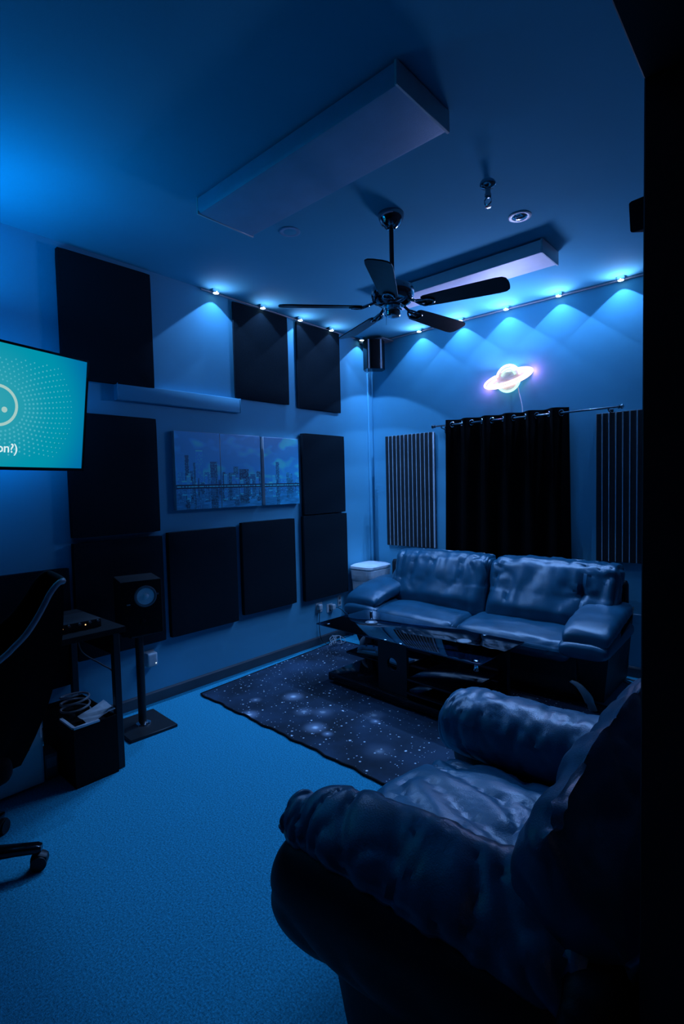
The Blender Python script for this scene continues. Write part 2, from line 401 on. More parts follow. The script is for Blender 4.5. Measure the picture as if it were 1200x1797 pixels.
for x, lb in [(-3.12, 'small puck light right of the corner loudspeaker'),
              (-2.70, 'small puck light on the back wall, second from the corner'),
              (-2.275, 'small puck light on the back wall behind the tip of the fan blade'),
              (-1.86, 'small puck light on the back wall above the neon sign'),
              (-1.44, 'small puck light on the back wall right of the neon sign'),
              (-1.01, 'small puck light on the back wall nearest the door frame')]:
    puck(x, BY, 0, -1, lb)
th = link('light_wire', tube(BM(), [(XL+0.012, y, zc(y)-0.012) for y in (2.2, 2.7, 3.2, 3.7, 4.1)], 0.006, 6), 'cable'); place(th, 'thin light wire tucked along the top of the left wall', 'cable')
th = link('light_wire', tube(BM(), [(x, YB-0.012, zc(YB)-0.012) for x in (-3.25, -2.6, -2.0, -1.2, -0.3)], 0.006, 6), 'cable'); place(th, 'thin light wire tucked along the top of the back wall', 'cable')

# ------------------------------------------------------------------ ceiling fixtures
def fixture(x0, x1, y0, y1, d, label, lens='lens'):
    z = zc((y0+y1)/2)
    th = thing('fluorescent_fixture', label, 'ceiling light', ((x0+x1)/2, (y0+y1)/2, z), 0, 'boxy fluorescent fixtures on the ceiling')
    link('housing', box(BM(), x0+0.012, x1-0.012, y0+0.03, y1-0.03, z-0.03, z+0.006), 'white', th)
    bm = BM(); c = 0.028
    prism(bm, [(x0+0.012, y0, z-0.012), (x0+0.012, y0, z-d+c*.5), (x0+0.012, y0+c*.35, z-d+0.002), (x0+0.012, y0+c, z-d), (x0+0.012, y1-c, z-d), (x0+0.012, y1-c*.35, z-d+0.002), (x0+0.012, y1, z-d+c*.5), (x0+0.012, y1, z-0.012)], (x1-x0-0.024, 0, 0))
    link('diffuser', bm, lens, th)
    for a, b in ((x0, x0+0.012), (x1-0.012, x1)):
        link('end_cap', box(BM(), a, b, y0-0.002, y1+0.002, z-d-0.003, z-0.004, 0.002, 1), 'white', th)
fixture(-2.31, -1.075, 1.535, 1.885, 0.085, 'wide fluorescent ceiling fixture, unlit, nearest the camera')
fixture(-2.42, -1.195, 3.165, 3.43, 0.085, 'narrow fluorescent ceiling fixture beyond the fan, lit pale by the neon sign', 'lens_sign_lit')

th = thing('recessed_downlight', 'recessed round downlight glinting pinkish near the sprinkler', 'ceiling light', (-1.20, 2.85, zc(2.85)))
link('trim_ring', lathe(BM(), (-1.20, 2.85, zc(2.85)+0.004), (0, 0, -1), [(0.062, 0), (0.062, 0.006), (0.055, 0.010), (0.042, 0.008), (0.042, 0.004)], 32), 'white', th)
link('reflector', lathe(BM(), (-1.20, 2.85, zc(2.85)+0.003), (0, 0, -1), [(0.0415, 0.005), (0.036, 0.012), (0.02, 0.018), (0.001, 0.020)], 24), 'chrome', th)
th = thing('recessed_downlight', 'faint round downlight flush in the ceiling beside the wide fixture', 'ceiling light', (-2.235, 2.10, zc(2.10)))
link('trim_ring', lathe(BM(), (-2.235, 2.10, zc(2.10)+0.004), (0, 0, -1), [(0.060, 0), (0.060, 0.006), (0.054, 0.008), (0.046, 0.006)], 32), 'lens', th)
link('reflector', lathe(BM(), (-2.235, 2.10, zc(2.10)+0.003), (0, 0, -1), [(0.045, 0.004), (0.03, 0.006), (0.001, 0.007)], 24), 'ceiling', th)
sx, sy = -1.193, 2.455; z = zc(sy)
th = thing('fire_sprinkler', 'chrome fire sprinkler hanging from the ceiling', 'sprinkler', (sx, sy, z))
link('escutcheon', lathe(BM(), (sx, sy, z+0.003), (0, 0, -1), [(0.038, 0), (0.038, 0.006), (0.030, 0.014), (0.016, 0.018), (0.014, 0.02)], 24), 'dark_chrome', th)
link('pipe', lathe(BM(), (sx, sy, z-0.012), (0, 0, -1), [(0.013, 0), (0.013, 0.03), (0.016, 0.032), (0.016, 0.045), (0.009, 0.05)], 16), 'dark_chrome', th)
for s in (-1, 1):
    link('frame_arm', tube(BM(), [(sx+s*0.006, sy, z-0.058), (sx+s*0.018, sy, z-0.07), (sx+s*0.014, sy, z-0.088), (sx, sy, z-0.096)], 0.003, 6), 'chrome', th)
link('deflector', lathe(BM(), (sx, sy, z-0.094), (0, 0, -1), [(0.004, 0), (0.004, 0.008), (0.016, 0.009), (0.016, 0.011), (0.001, 0.012)], 16), 'chrome', th)

# ------------------------------------------------------------------ ceiling fan
fx, fy = -1.70, 2.346; zf = zc(fy)
th = thing('ceiling_fan', 'five-blade ceiling fan with dark blades and chrome motor', 'fan', (fx, fy, zf))
link('canopy', lathe(BM(), (fx, fy, zf+0.002), (0, 0, -1), [(0.070, 0), (0.070, 0.012), (0.066, 0.03), (0.052, 0.058), (0.030, 0.076), (0.020, 0.082)], 32), 'dark_chrome', th)
link('downrod', cyl(BM(), (fx, fy, zf-0.078), (fx, fy, 2.535), 0.012), 'black', th)
link('motor_housing', lathe(BM(), (fx, fy, 2.548), (0, 0, -1), [(0.024, 0), (0.030, 0.014), (0.070, 0.020), (0.104, 0.028), (0.116, 0.045), (0.116, 0.078), (0.108, 0.088), (0.112, 0.094), (0.100, 0.112), (0.066, 0.128), (0.052, 0.132)], 40), 'dark_chrome', th)
link('switch_housing', lathe(BM(), (fx, fy, 2.424), (0, 0, -1), [(0.046, 0), (0.046, 0.018), (0.050, 0.020), (0.050, 0.028), (0.044, 0.032), (0.044, 0.054), (0.036, 0.064), (0.012, 0.068), (0.001, 0.068)], 32), 'chrome', th)
link('pull_chain', cyl(BM(), (fx-0.03, fy-0.02, 2.366), (fx-0.03, fy-0.02, 2.32), 0.0012, n=6), 'chrome', th)
for k in range(5):
    a = R(12.0 + 72*k); d = Vector((math.cos(a), math.sin(a), 0)); s = Vector((-d.y, d.x, 0))
    up = Vector((0, 0, 1)); tl = R(-13); cs = s*math.cos(tl)+up*math.sin(tl); cu = d.cross(cs)
    o = Vector((fx, fy, 2.408))
    pr = []
    for r, wd in [(0.175, 0.040), (0.19, 0.048), (0.30, 0.054), (0.45, 0.060), (0.56, 0.064), (0.595, 0.060), (0.612, 0.044)]: pr.append((r, wd))
    L = [o + d*r + cs*wd for r, wd in pr] + [o + d*0.618 + cs*0.02, o+d*0.618-cs*0.02] + [o + d*r - cs*wd for r, wd in reversed(pr)]
    bl = link('blade', prism(BM(), L, cu*0.006), 'blade', th, angle=30)
    bm = BM()
    tube(bm, [o + d*0.075 + up*0.035, o + d*0.115 + up*0.020, o + d*0.155 + up*0.004, o+d*0.19-up*0.004], 0.008, 8)
    tube(bm, [o + d*0.13 + up*0.012, o + d*0.17+cs*0.028-up*.003, o + d*0.215+cs*0.024-up*.004, o + d*0.235-up*0.004, o + d*0.215-cs*0.024-up*.004, o + d*0.17-cs*0.028-up*.003], 0.0055, 8, close=True)
    link('blade_iron', bm, 'dark_chrome', bl)

# ------------------------------------------------------------------ corner loudspeaker and cable channel
cx, cy = -3.155, 4.03
th = thing('corner_loudspeaker', 'glossy black loudspeaker mounted high in the room corner', 'speaker', (cx, cy, 2.55))
z0, z1 = 2.56, 2.835
q = Vector((0.707, -0.707, 0)); t = Vector((0.707, 0.707, 0)); c0 = Vector((cx, cy, z0))
pts = [c0+t*0.085-q*0.075, c0+t*0.105+q*0.0, c0+t*0.075+q*0.072, c0-t*0.075+q*0.072, c0-t*0.105+q*0.0, c0-t*0.085-q*0.075]
link('cabinet', prism(BM(), pts, (0, 0, z1-z0)), 'gloss_black', th, smooth=False)
bm = BM(); rr = []
for zz in (z0+0.004, z1-0.004):
    rr.append([c0*1 + Vector((0, 0, zz-z0)) + q*(0.070+0.026*math.cos(a)) + t*0.045*math.sin(a) for a in [R(-80+160*i/12) for i in range(13)]])
rings(bm, rr, False)
bm2 = BM(); lo, hi = rr; prism(bm2, lo, (0, 0, z1-z0-0.008)); bm.free()
link('grille', bm2, 'matte_black', th)
for s in (-1, 1):
    bm = BM(); prism(bm, [c0+t*s*0.052+q*0.073, c0+t*s*0.066+q*0.073, c0+t*s*0.066+q*0.078, c0+t*s*0.052+q*0.078], (0, 0, z1-z0)); link('side_strip', bm, 'alu', th, smooth=False)
link('top_bracket', box(BM(), cx-0.15, cx+0.13, cy-0.04, cy+0.148, z1, z1+0.012, 0.002, 1), 'grey', th)
th = link('cable_raceway', box(BM(), XL, XL+0.012, 4.10, 4.128, 0.08, 2.56, 0.002, 1), 'wall'); place(th, 'slim painted cable channel running down the room corner', 'cable channel')

# small black box by the door frame under the ceiling
th = thing('wall_loudspeaker', 'small black loudspeaker hanging by the door frame, near the ceiling', 'speaker', (-0.30, 1.75, 2.1))
bm = rbox(0.10, 0.10, 0.085, 0.008, 8); bmesh.ops.rotate(bm, cent=(0, 0, 0), matrix=Matrix.Rotation(R(14), 3, 'X') @ Matrix.Rotation(R(-18), 3, 'Z'), verts=bm.verts); bmesh.ops.translate(bm, verts=bm.verts, vec=(-0.345, 1.78, 2.225)); link('cabinet', bm, 'matte_black', th)
link('bracket', box(BM(), -0.32, XR+0.02, 1.775, 1.80, 2.235, 2.255, 0.004, 1), 'black', th)

# ------------------------------------------------------------------ slatted panels on the back wall
def slats(x0, x1, z0, z1, label):
    th = thing('slatted_panel', label, 'slatted panel', ((x0+x1)/2, YB, z0), 0, 'slatted panels either side of the curtain')
    link('backing_board', box(BM(), x0, x1, YB-0.012, YB, z0+0.004, z1-0.004), 'matte_black', th)
    n = 12; p = (x1-x0)/n
    me = None; ms = None
    for k in range(n):
        a = x0+p*k
        o = link('slat', box(BM(), a+0.001, a+p-0.0090, YB-0.033, YB-0.012, z0, z1, 0.002, 1), 'slat', th)
        if k < n:
            link('metal_strip', box(BM(), a+p-0.0074, a+p-0.0012, YB-0.0335, YB-0.012, z0+0.002, z1+0.002), 'alu', th, smooth=False)
slats(-3.128, -2.578, 0.845, 1.921, 'slatted dark panel with metal strips, between the corner and the curtain')
slats(-1.177, -0.627, 0.842, 1.932, 'slatted dark panel with metal strips, between the curtain and the door frame')

# ------------------------------------------------------------------ curtain and rod
ry, rz = YB-0.08, 1.962
th = thing('curtain_rod', 'thin dark metal curtain rod across the back wall', 'curtain rod', (-1.77, YB, rz))
link('pole', cyl(BM(), (-2.52, ry, rz), (-1.02, ry, rz), 0.008, n=14), 'dark_chrome', th)
for s, x in ((-1, -2.52), (1, -1.02)):
    link('finial', lathe(BM(), (x, ry, rz), (s, 0, 0), [(0.009, 0), (0.014, 0.004), (0.014, 0.012), (0.010, 0.016), (0.018, 0.026), (0.018, 0.034), (0.001, 0.042)], 18), 'dark_chrome', th)
    xb = x - s*0.06
    link('bracket', tube(BM(), [(xb, YB, rz-0.03), (xb, YB-0.03, rz-0.026), (xb, ry+0.004, rz-0.018), (xb, ry, rz-0.008)], 0.006, 8), 'dark_chrome', th)
    link('bracket', box(BM(), xb-0.012, xb+0.012, YB-0.004, YB, rz-0.06, rz, 0.001, 1), 'dark_chrome', th)
xa, xb = -2.395, -1.365; NW = 5.5
def fold(x, v):
    ph = (x-xa)/(xb-xa)*NW*2*math.pi
    a = 0.036*(1 - 0.25*v) ; j = 0.3*v*noise.noise(Vector((x*4, v*2, 3)))
    return ry - a*math.cos(ph + 2.2*j) + 0.02*v*noise.noise(Vector((x*6, v, 8)))
NX, NZ = 200, 24
bm = BM(); g = []
for j in range(NZ+1):
    v = j/NZ; zz = 2.005 - v*1.90
    g.append([bm.verts.new((xa+(xb-xa)*i/NX - 0.03*v*(1-2*i/NX), min(fold(xa+(xb-xa)*i/NX, v), YB-0.02), zz)) for i in range(NX+1)])
for j in range(NZ):
    for i in range(NX): bm.faces.new((g[j][i], g[j][i+1], g[j+1][i+1], g[j+1][i]))
bmesh.ops.solidify(bm, geom=bm.faces[:], thickness=0.003)
th = thing('blackout_curtain', 'black grommet curtain hanging from the rod behind the sofa', 'curtain', ((xa+xb)/2, ry, 0.1))
link('curtain_cloth', bm, 'curtain', th, angle=80)
for k in range(11):
    x = xa + (xb-xa)*(k+0.5)/(2*NW); y = fold(x, 0.02)
    if x > xb: continue
    dydx = (fold(x+0.002, .02)-fold(x-0.002, .02))/0.004
    n = Vector((-dydx, 1, 0)).normalized(); u, v = frame_of(n); c = Vector((x, y, rz))
    link('grommet', tube(BM(), [c + (u*math.cos(t)+v*math.sin(t))*0.021 for t in (2*math.pi*i/16 for i in range(16))], 0.005, 8, close=True, k=2), 'chrome', th)

# ------------------------------------------------------------------ neon planet sign
nx_, nz_, ny_ = -1.847, 2.293, YB-0.045
th = thing('neon_planet_sign', 'glowing neon sign of a ringed planet above the curtain', 'neon sign', (nx_, YB, nz_-0.12))
def NP(a, b, y=ny_): return (nx_+a, y, nz_+b)
ta = R(10)
def ell(A, B, t, rot=ta, dx=0, dz=0):
    x, z = A*math.cos(t), B*math.sin(t)
    return (x*math.cos(rot)-z*math.sin(rot)+dx, x*math.sin(rot)+z*math.cos(rot)+dz)
plate = []
for i in range(96):
    t = 2*math.pi*i/96; d = Vector((math.cos(t), 0, math.sin(t)))
    tt = t-ta; r1 = 0.094; r2 = 1/math.sqrt((math.cos(tt)/0.195)**2 + (math.sin(tt)/0.052)**2)
    plate.append(Vector(NP(0, 0, YB-0.030)) + d*max(r1, r2))
link('bloom_plate', prism(BM(), plate, (0, 0.005, 0)), 'liner', th, smooth=False)  # white plate added to fill in the sign's bloom between the tubes
link('planet_tube', tube(BM(), [NP(*ell(0.100, 0.106, R(12+156*i/24), 0)) for i in range(25)], 0.010, 10, k=2), 'neon_pink', th)
link('planet_tube', tube(BM(), [NP(*ell(0.100, 0.106, R(192+156*i/24), 0)) for i in range(25)], 0.010, 10, k=2), 'neon_teal', th)
link('planet_tube', tube(BM(), [NP(*ell(0.062, 0.070, R(22+136*i/20), 0)) for i in range(21)], 0.007, 10, k=2), 'neon_teal', th)
link('ring_tube', tube(BM(), [NP(*ell(0.205, 0.055, R(118+304*i/48)), ny_-0.008) for i in range(49)], 0.010, 10, k=2), 'neon_pink', th)
link('ring_tube', tube(BM(), [NP(*ell(0.155, 0.030, R(128+284*i/40)), ny_-0.006) for i in range(41)], 0.008, 10, k=2), 'neon_pink', th)
for a, b in ((-0.15, -0.02), (0.15, 0.03), (0, -0.07), (0, 0.07)):
    link('standoff', cyl(BM(), NP(a, b, YB-0.026), NP(a, b, YB), 0.006, n=10), 'chrome', th)
link('power_cord', tube(BM(), [NP(0.072, -0.078, YB-0.02), NP(0.078, -0.13, YB-0.012), NP(0.092, -0.19, YB-0.01), NP(0.102, -0.25, YB-0.01), NP(0.104, -0.33, YB-0.01)], 0.004, 8), 'white', th)
light('glow', 'AREA', (nx_, YB-0.075, nz_), (0, -1, 0.75), 17.0, (0.36, 0.46, 1.0), th, shape='ELLIPSE', size=0.40, size_y=0.2)
for a, b, c, e in ((-0.19, -0.04, (1, 0.15, 0.6), 0.8), (0.19, 0.035, (1, 0.15, 0.6), 0.8), (-0.02, 0.10, (0.0, 1, 0.75), 0.06), (0.01, -0.105, (0.0, 1, 0.75), 0.06)):
    light('tube_glow', 'POINT', NP(a, b, YB-0.042), (0, -1, 0), e, c, th, shadow_soft_size=0.008)

# ------------------------------------------------------------------ television on its arm
al = R(17.2); tt = R(8.5)
td = Vector((-math.sin(al), math.cos(al), 0)); tn0 = Vector((math.cos(al), math.sin(al), 0)); tu = tn0*math.sin(tt)+Vector((0, 0, math.cos(tt)))
tn = td.cross(tu).normalized()
if tn.x < 0: tn = -tn
TW, TH = 1.04, 0.585
tc = Vector((-3.05, 1.209, 1.581)) - td*TW/2 + tu*TH/2
tv = thing('television', 'wall-mounted television with a lit teal screen', 'television', tuple(tc))
def tp(a, b, c): return tc + td*a + tu*b + tn*c
def tbox(a0, a1, b0, b1, c0, c1, bev=0.0):
    bm = box(BM(), a0, a1, b0, b1, c0, c1, bev, 1)
    for v in bm.verts: v.co = tp(*v.co)
    return bm
link('case', tbox(-TW/2-0.012, TW/2+0.012, -TH/2-0.016, TH/2+0.012, -0.05, -0.004, 0.005), 'black', tv)
link('bezel', tbox(-TW/2-0.012, TW/2+0.012, TH/2, TH/2+0.012, -0.004, 0.003), 'gloss_black', tv, smooth=False)
link('bezel', tbox(-TW/2-0.012, TW/2+0.012, -TH/2-0.016, -TH/2, -0.004, 0.003), 'gloss_black', tv, smooth=False)
for s in (-1, 1):
    link('bezel', tbox(min(s*TW/2, s*(TW/2+0.012)), max(s*TW/2, s*(TW/2+0.012)), -TH/2, TH/2, -0.004, 0.003), 'gloss_black', tv, smooth=False)
sm = bpy.data.materials.new('screen_picture'); sm.use_nodes = True; nt = sm.node_tree
nt.nodes.remove(nt.nodes['Principled BSDF'])
em = nt.nodes.new('ShaderNodeEmission'); uvn = nt.nodes.new('ShaderNodeUVMap'); uvn.uv_map = 'uv'
ln = nt.nodes.new('ShaderNodeVectorMath'); ln.operation = 'LENGTH'
nt.links.new(uvn.outputs[0], ln.inputs[0])
cr = nt.nodes.new('ShaderNodeValToRGB'); cr.color_ramp.interpolation = 'EASE'
for e, (p, c) in zip([cr.color_ramp.elements[0], cr.color_ramp.elements[1]], [(0.0, (0.030, 0.36, 0.44, 1)), (0.36, (0.0, 0.29, 0.41, 1))]): e.position = p; e.color = c
e = cr.color_ramp.elements.new(0.62); e.color = (0.0, 0.15, 0.38, 1)
nt.links.new(ln.outputs['Value'], cr.inputs['Fac']); nt.links.new(cr.outputs[0], em.inputs[0]); em.inputs[1].default_value = 1.0
nt.links.new(em.outputs[0], nt.nodes['Material Output'].inputs[0])
bm = BM(); NS = 2; uvl = bm.loops.layers.uv.new('uv')
vs = [bm.verts.new(tp(a, b, -0.002)) for a, b in ((-TW/2, -TH/2), (TW/2, -TH/2), (TW/2, TH/2), (-TW/2, TH/2))]
f = bm.faces.new(vs)
for lp, (a, b) in zip(f.loops, ((-TW/2, -TH/2), (TW/2, -TH/2), (TW/2, TH/2), (-TW/2, TH/2))): lp[uvl].uv = (a, b)
if (vs[1].co-vs[0].co).cross(vs[2].co-vs[1].co).dot(tn) < 0: bm.faces.ensure_lookup_table()
scr = link('screen', bm, sm, tv, smooth=False)
MC = (0.045, 0.0)     # middle of the mark on the screen
bm = BM()
for k in range(13):
    rad = 0.135 + k*0.021; nd = 40 + k*3
    for i in range(nd):
        t = 2*math.pi*(i + 0.11*k)/nd
        a, b = rad*math.cos(t)*1.02, rad*math.sin(t)*0.92
        if abs(b) > 0.235 or MC[0]+a > TW/2-0.05: continue
        fade = 1 - (k/13.0)**1.5
        r = 0.0026 + 0.0058*fade*(0.6+0.4*noise.noise(Vector((a*5, b*5, 1))))
        if math.sin(t) > 0.75: r *= 0.8
        vv = [bm.verts.new(tp(MC[0]+a+r*math.cos(q), MC[1]+b+r*math.sin(q), -0.0012)) for q in (2*math.pi*j/8 for j in range(8))]
        bm.faces.new(vv)
o = link('dot_pattern', bm, 'screen_dots', scr, smooth=False, kind='stuff')
def annulus(r0, r1, ca, cb, c, n=48):
    bm = BM(); a = [bm.verts.new(tp(ca+r0*math.cos(2*math.pi*i/n), cb+r0*math.sin(2*math.pi*i/n), c)) for i in range(n)]
    b = [bm.verts.new(tp(ca+r1*math.cos(2*math.pi*i/n), cb+r1*math.sin(2*math.pi*i/n), c)) for i in range(n)]
    for i in range(n): bm.faces.new((a[i], a[(i+1) % n], b[(i+1) % n], b[i]))
    return bm
link('face_ring', annulus(0.086, 0.100, *MC, -0.0010), 'screen_mark', scr, smooth=False)
for s in (-1, 1):
    bm = BM(); bm.faces.new([bm.verts.new(tp(MC[0]+s*0.034+0.014*math.cos(q), MC[1]-0.018+0.014*math.sin(q), -0.0009)) for q in (2*math.pi*j/20 for j in range(20))])
    link('face_dot', bm, 'screen_mark', scr, smooth=False)
fc = bpy.data.curves.new('caption', 'FONT'); fc.body = 'on?)'; fc.size = 0.062; fc.align_x = 'RIGHT'; fc.offset = 0.0008
fc.materials.append(M['screen_text']); ft = bpy.data.objects.new('caption_text', fc); fo = bpy.data.objects.new('caption', bpy.data.meshes.new_from_object(ft)); bpy.data.objects.remove(ft); C.objects.link(fo); fo.parent = scr
p = tp(0.152, -0.222, 0.0); mw = Matrix(((td.x, tu.x, tn.x, p.x), (td.y, tu.y, tn.y, p.y), (td.z, tu.z, tn.z, p.z), (0, 0, 0, 1)))
fo.matrix_local = WM[tv.name].inverted() @ mw
link('mount_arm', tube(BM(), [tp(-0.1, 0, -0.05), tp(-0.12, 0, -0.16), (XL+0.02, 0.62, tc.z)], 0.022, 10), 'black', tv)
link('mount_plate', box(BM(), XL, XL+0.02, 0.50, 0.74, tc.z-0.14, tc.z+0.14), 'black', tv)
link('mount_plate', tbox(-0.22, 0.02, -0.15, 0.15, -0.062, -0.05), 'black', tv)
light('bias_light', 'AREA', tuple(tp(0.0, -0.02, -0.075)), tuple(-tn), 5.0, (0.0, 0.32, 1.0), tv, shape='RECTANGLE', size=0.8, size_y=0.25)

# ------------------------------------------------------------------ sofa
SX0, SX1 = -2.99, -0.87; SM = -1.93
sofa = thing('leather_sofa', 'two-seat dark leather sofa along the back wall under the curtain', 'sofa', (SM, 3.7, 0))
bm = BM()
prism(bm, [(SX0+0.16, 3.36, 0.36), (SX0+0.24, 3.46, 0.05), (SX0+0.24, 4.02, 0.05), (SX0+0.16, 4.03, 0.36)], (SX1-SX0-0.32, 0, 0))
link('base', bm, 'leather_shade', sofa, smooth=False)
bm = rbox(SX1-SX0-0.10, 0.09, 0.66, 0.04, 10); bmesh.ops.translate(bm, verts=bm.verts, vec=(SM, 3.99, 0.42)); link('back_frame', bm, 'leather_shade', sofa)
def seat_fn(cx, seed):
    def fn(p, q):
        x, y, z = q
        edge = max(0.0, -p.y)                           # towards the front
        z += 0.022*(1-p.x*p.x)*(1-p.y*p.y*0.6)*(p.z > 0) - 0.035*edge**3*(p.z > 0)
        y += -0.02*(1-p.x*p.x)*edge
        return Vector((x, y, z))
    return fn
for cx, x0, x1, sd in ((0, -2.78, SM, 1.0), (1, SM, -1.10, 4.0)):
    bm = rbox(x1-x0-0.006, 0.62, 0.15, 0.06, 30, seat_fn(cx, sd)); bmesh.ops.translate(bm, verts=bm.verts, vec=((x0+x1)/2, 3.625, 0.36))
    wrinkle(bm, 0.006, (2.2, 8, 4), sd, lambda c: 1.0 if c.z > 0.36 else 0.3, 3.0, 0.006)
    wrinkle(bm, 0.0035, (22, 3, 3), sd+3, lambda c: max(0, 1-abs(c.y-3.34)/0.10), 2.0)
    link('seat_cushion', bm, 'leather', sofa)
link('front_rail', (lambda b: (bmesh.ops.translate(b, verts=b.verts, vec=(SM, 3.42, 0.22)), b)[1])(rbox(SX1-SX0-0.40, 0.12, 0.28, 0.03, 10)), 'leather_shade', sofa)
def back_fn(sd, pinch=None):
    def fn(p, q):
        x, y, z = q
        k = (p.z+1)/2
        y += 0.17*k                                     # leans back
        y += -0.035*(1-p.x*p.x)*math.sin(math.pi*min(1, k*1.05))*(p.y < 0)
        y += -0.03*math.exp(-((k-0.30)/0.14)**2)*(p.y < 0)*(1-p.x**4)   # lumbar roll
        z += -0.012*p.x*p.x*(p.z > 0)
        return Vector((x, y, z))
    return fn
for x0, x1, sd in ((-2.80, -1.868, 2.0), (-1.866, -0.925, 6.0)):
    cxm = (x0+x1)/2
    bm = rbox(x1-x0, 0.20, 0.50, 0.065, 40, back_fn(sd)); bmesh.ops.translate(bm, verts=bm.verts, vec=(cxm, 3.75, 0.625))
    wrinkle(bm, 0.016, (9, 2.0, 1.6), sd, lambda c: max(0.15, min(1, (c.z-0.40)/0.25)) if c.y < 3.98 else 0.2, 2.6, 0.012)
    wrinkle(bm, 0.007, (24, 3, 3.5), sd+2, lambda c: 1.0 if c.z > 0.62 else 0.45, 2.0)
    if sd == 6.0:                                       # buttoned pinch near the right end
        pc = Vector((-1.16, 3.66, 0.655))
        for v in bm.verts:
            dx, dz = v.co.x-pc.x, v.co.z-pc.z; r = math.hypot(dx, dz)
            if v.co.y < 3.85 and r < 0.22:
                an = math.atan2(dz, dx)
                v.co.y += 0.045*math.exp(-(r/0.035)**2) + 0.014*math.exp(-(r/0.12)**2)*(0.5+0.5*math.cos(an*7)) + 0.02*math.exp(-(dx/0.014)**2)*math.exp(-(r/0.2)**2)
    link('back_cushion', bm, 'leather', sofa)
for s, a0, a1 in ((-1, -2.985, -2.63), (1, -1.175, -0.875)):
    cxm = (a0+a1)/2; hw = (a1-a0)/2; X = Vector((1, 0, 0)); Z = Vector((0, 0, 1))
    bm = BM(); sec = []
    prof = [(3.335, .44, .020, .80), (3.345, .452, .040, .9), (3.38, .470, .052, .97), (3.45, .490, .060, 1.0), (3.55, .512, .064, 1.0), (3.66, .530, .066, 1.0), (3.78, .545, .066, .98), (3.88, .555, .060, .95), (3.94, .557, .040, .85)]
    pts = catmull([(y, z, h) for y, z, h, wq in prof], 5); ws = catmull([(wq, 0, 0) for *_, wq in prof], 5)
    for P, q in zip(pts, ws): sec.append(((cxm + s*0.012, P.x, P.y), hw*q.x, P.z, X, Z))
    sections(bm, sec, 40, 3.0)
    wrinkle(bm, 0.004, (5, 9, 4), 3+s, None, 2.5, 0.006)
    link('arm_cushion', bm, 'leather', sofa)
    bm = BM(); sec = []
    prof = [(3.30, .375, .022, .8), (3.31, .385, .04, .92), (3.35, .392, .050, 1), (3.5, .40, .055, 1), (3.75, .41, .055, 1), (3.95, .41, .05, .95)]
    pts = catmull([(y, z, h) for y, z, h, wq in prof], 4); ws = catmull([(wq, 0, 0) for *_, wq in prof], 4)
    for P, q in zip(pts, ws): sec.append(((cxm + s*0.004, P.x, P.y), hw*q.x, P.z, X, Z))
    sections(bm, sec, 36, 3.2); wrinkle(bm, 0.003, (6, 9, 4), 5+s, None, 2.5, 0.004); link('arm_roll', bm, 'leather', sofa)
    bm = BM(); xo = a0 if s < 0 else a1; xi = xo - s*0.14
    prism(bm, [(xo, 3.34, 0.38), (xo-s*0.06, 3.46, 0.045), (xo-s*0.06, 4.02, 0.045), (xo-s*0.02, 4.03, 0.55), (xo, 3.9, 0.50)], (-s*0.17, 0, 0))
    link('side_panel', bm, 'leather_shade', sofa, smooth=False)
# pale sickle-shaped feet at the front corners
for s, x in ((-1, SX0+0.16), (1, -0.975)):
    bm = BM(); P = catmull([(x-s*0.12, 3.34, 0.185), (x-s*0.070, 3.335, 0.165), (x-s*0.028, 3.34, 0.115), (x-s*0.006, 3.36, 0.055), (x+s*0.004, 3.375, 0.012)], 5)
    sec = [((p.x, p.y, p.z), 0.010+0.020*min(1, i/12), 0.013, (0.75, 0, s*0.66 if i < 14 else s*0.2), (0, 1, 0)) for i, p in enumerate(P)]
    sections(bm, sec, 16, 2.6); link('foot', bm, 'foot', sofa)
for x in (SX0+0.25, SX1-0.25): link('foot', cyl(BM(), (x, 4.0, 0.0), (x, 4.0, 0.07), 0.022, 0.028, 14), 'black', sofa)

# ------------------------------------------------------------------ waste bin in the corner
bx, by = -3.148, 3.90
th = thing('waste_bin', 'pale plastic waste bin with a liner, squeezed in left of the sofa', 'bin', (bx, by, 0))
bm = BM(); sections(bm, [((bx, by, z), a, b, (1, 0, 0), (0, 1, 0)) for z, a, b in ((0, .105, .125), (0.01, .11, .13), (.4, .130, .155), (.63, .134, .168))], 40, 5); link('bucket', bm, 'white', th)
bm = BM(); sections(bm, [((bx, by, z), a, b, (1, 0, 0), (0, 1, 0)) for z, a, b in ((.53, .130, .162), (.55, .137, .172), (.60, .141, .176), (.637, .143, .178), (.644, .137, .170))], 60, 5)
wrinkle(bm, 0.008, (14, 14, 5), 3, lambda c: 1 if c.z < .62 else .2, 2.0); link('liner', bm, 'liner', th)
bm = BM(); sections(bm, [((bx, by, z), a, b, (1, 0, 0), (0, 1, 0)) for z, a, b in ((.645, .141, .176), (.655, .147, .182), (.675, .145, .178), (.690, .12, .14), (.694, .05, .06))], 44, 5); link('lid', bm, 'liner', th)

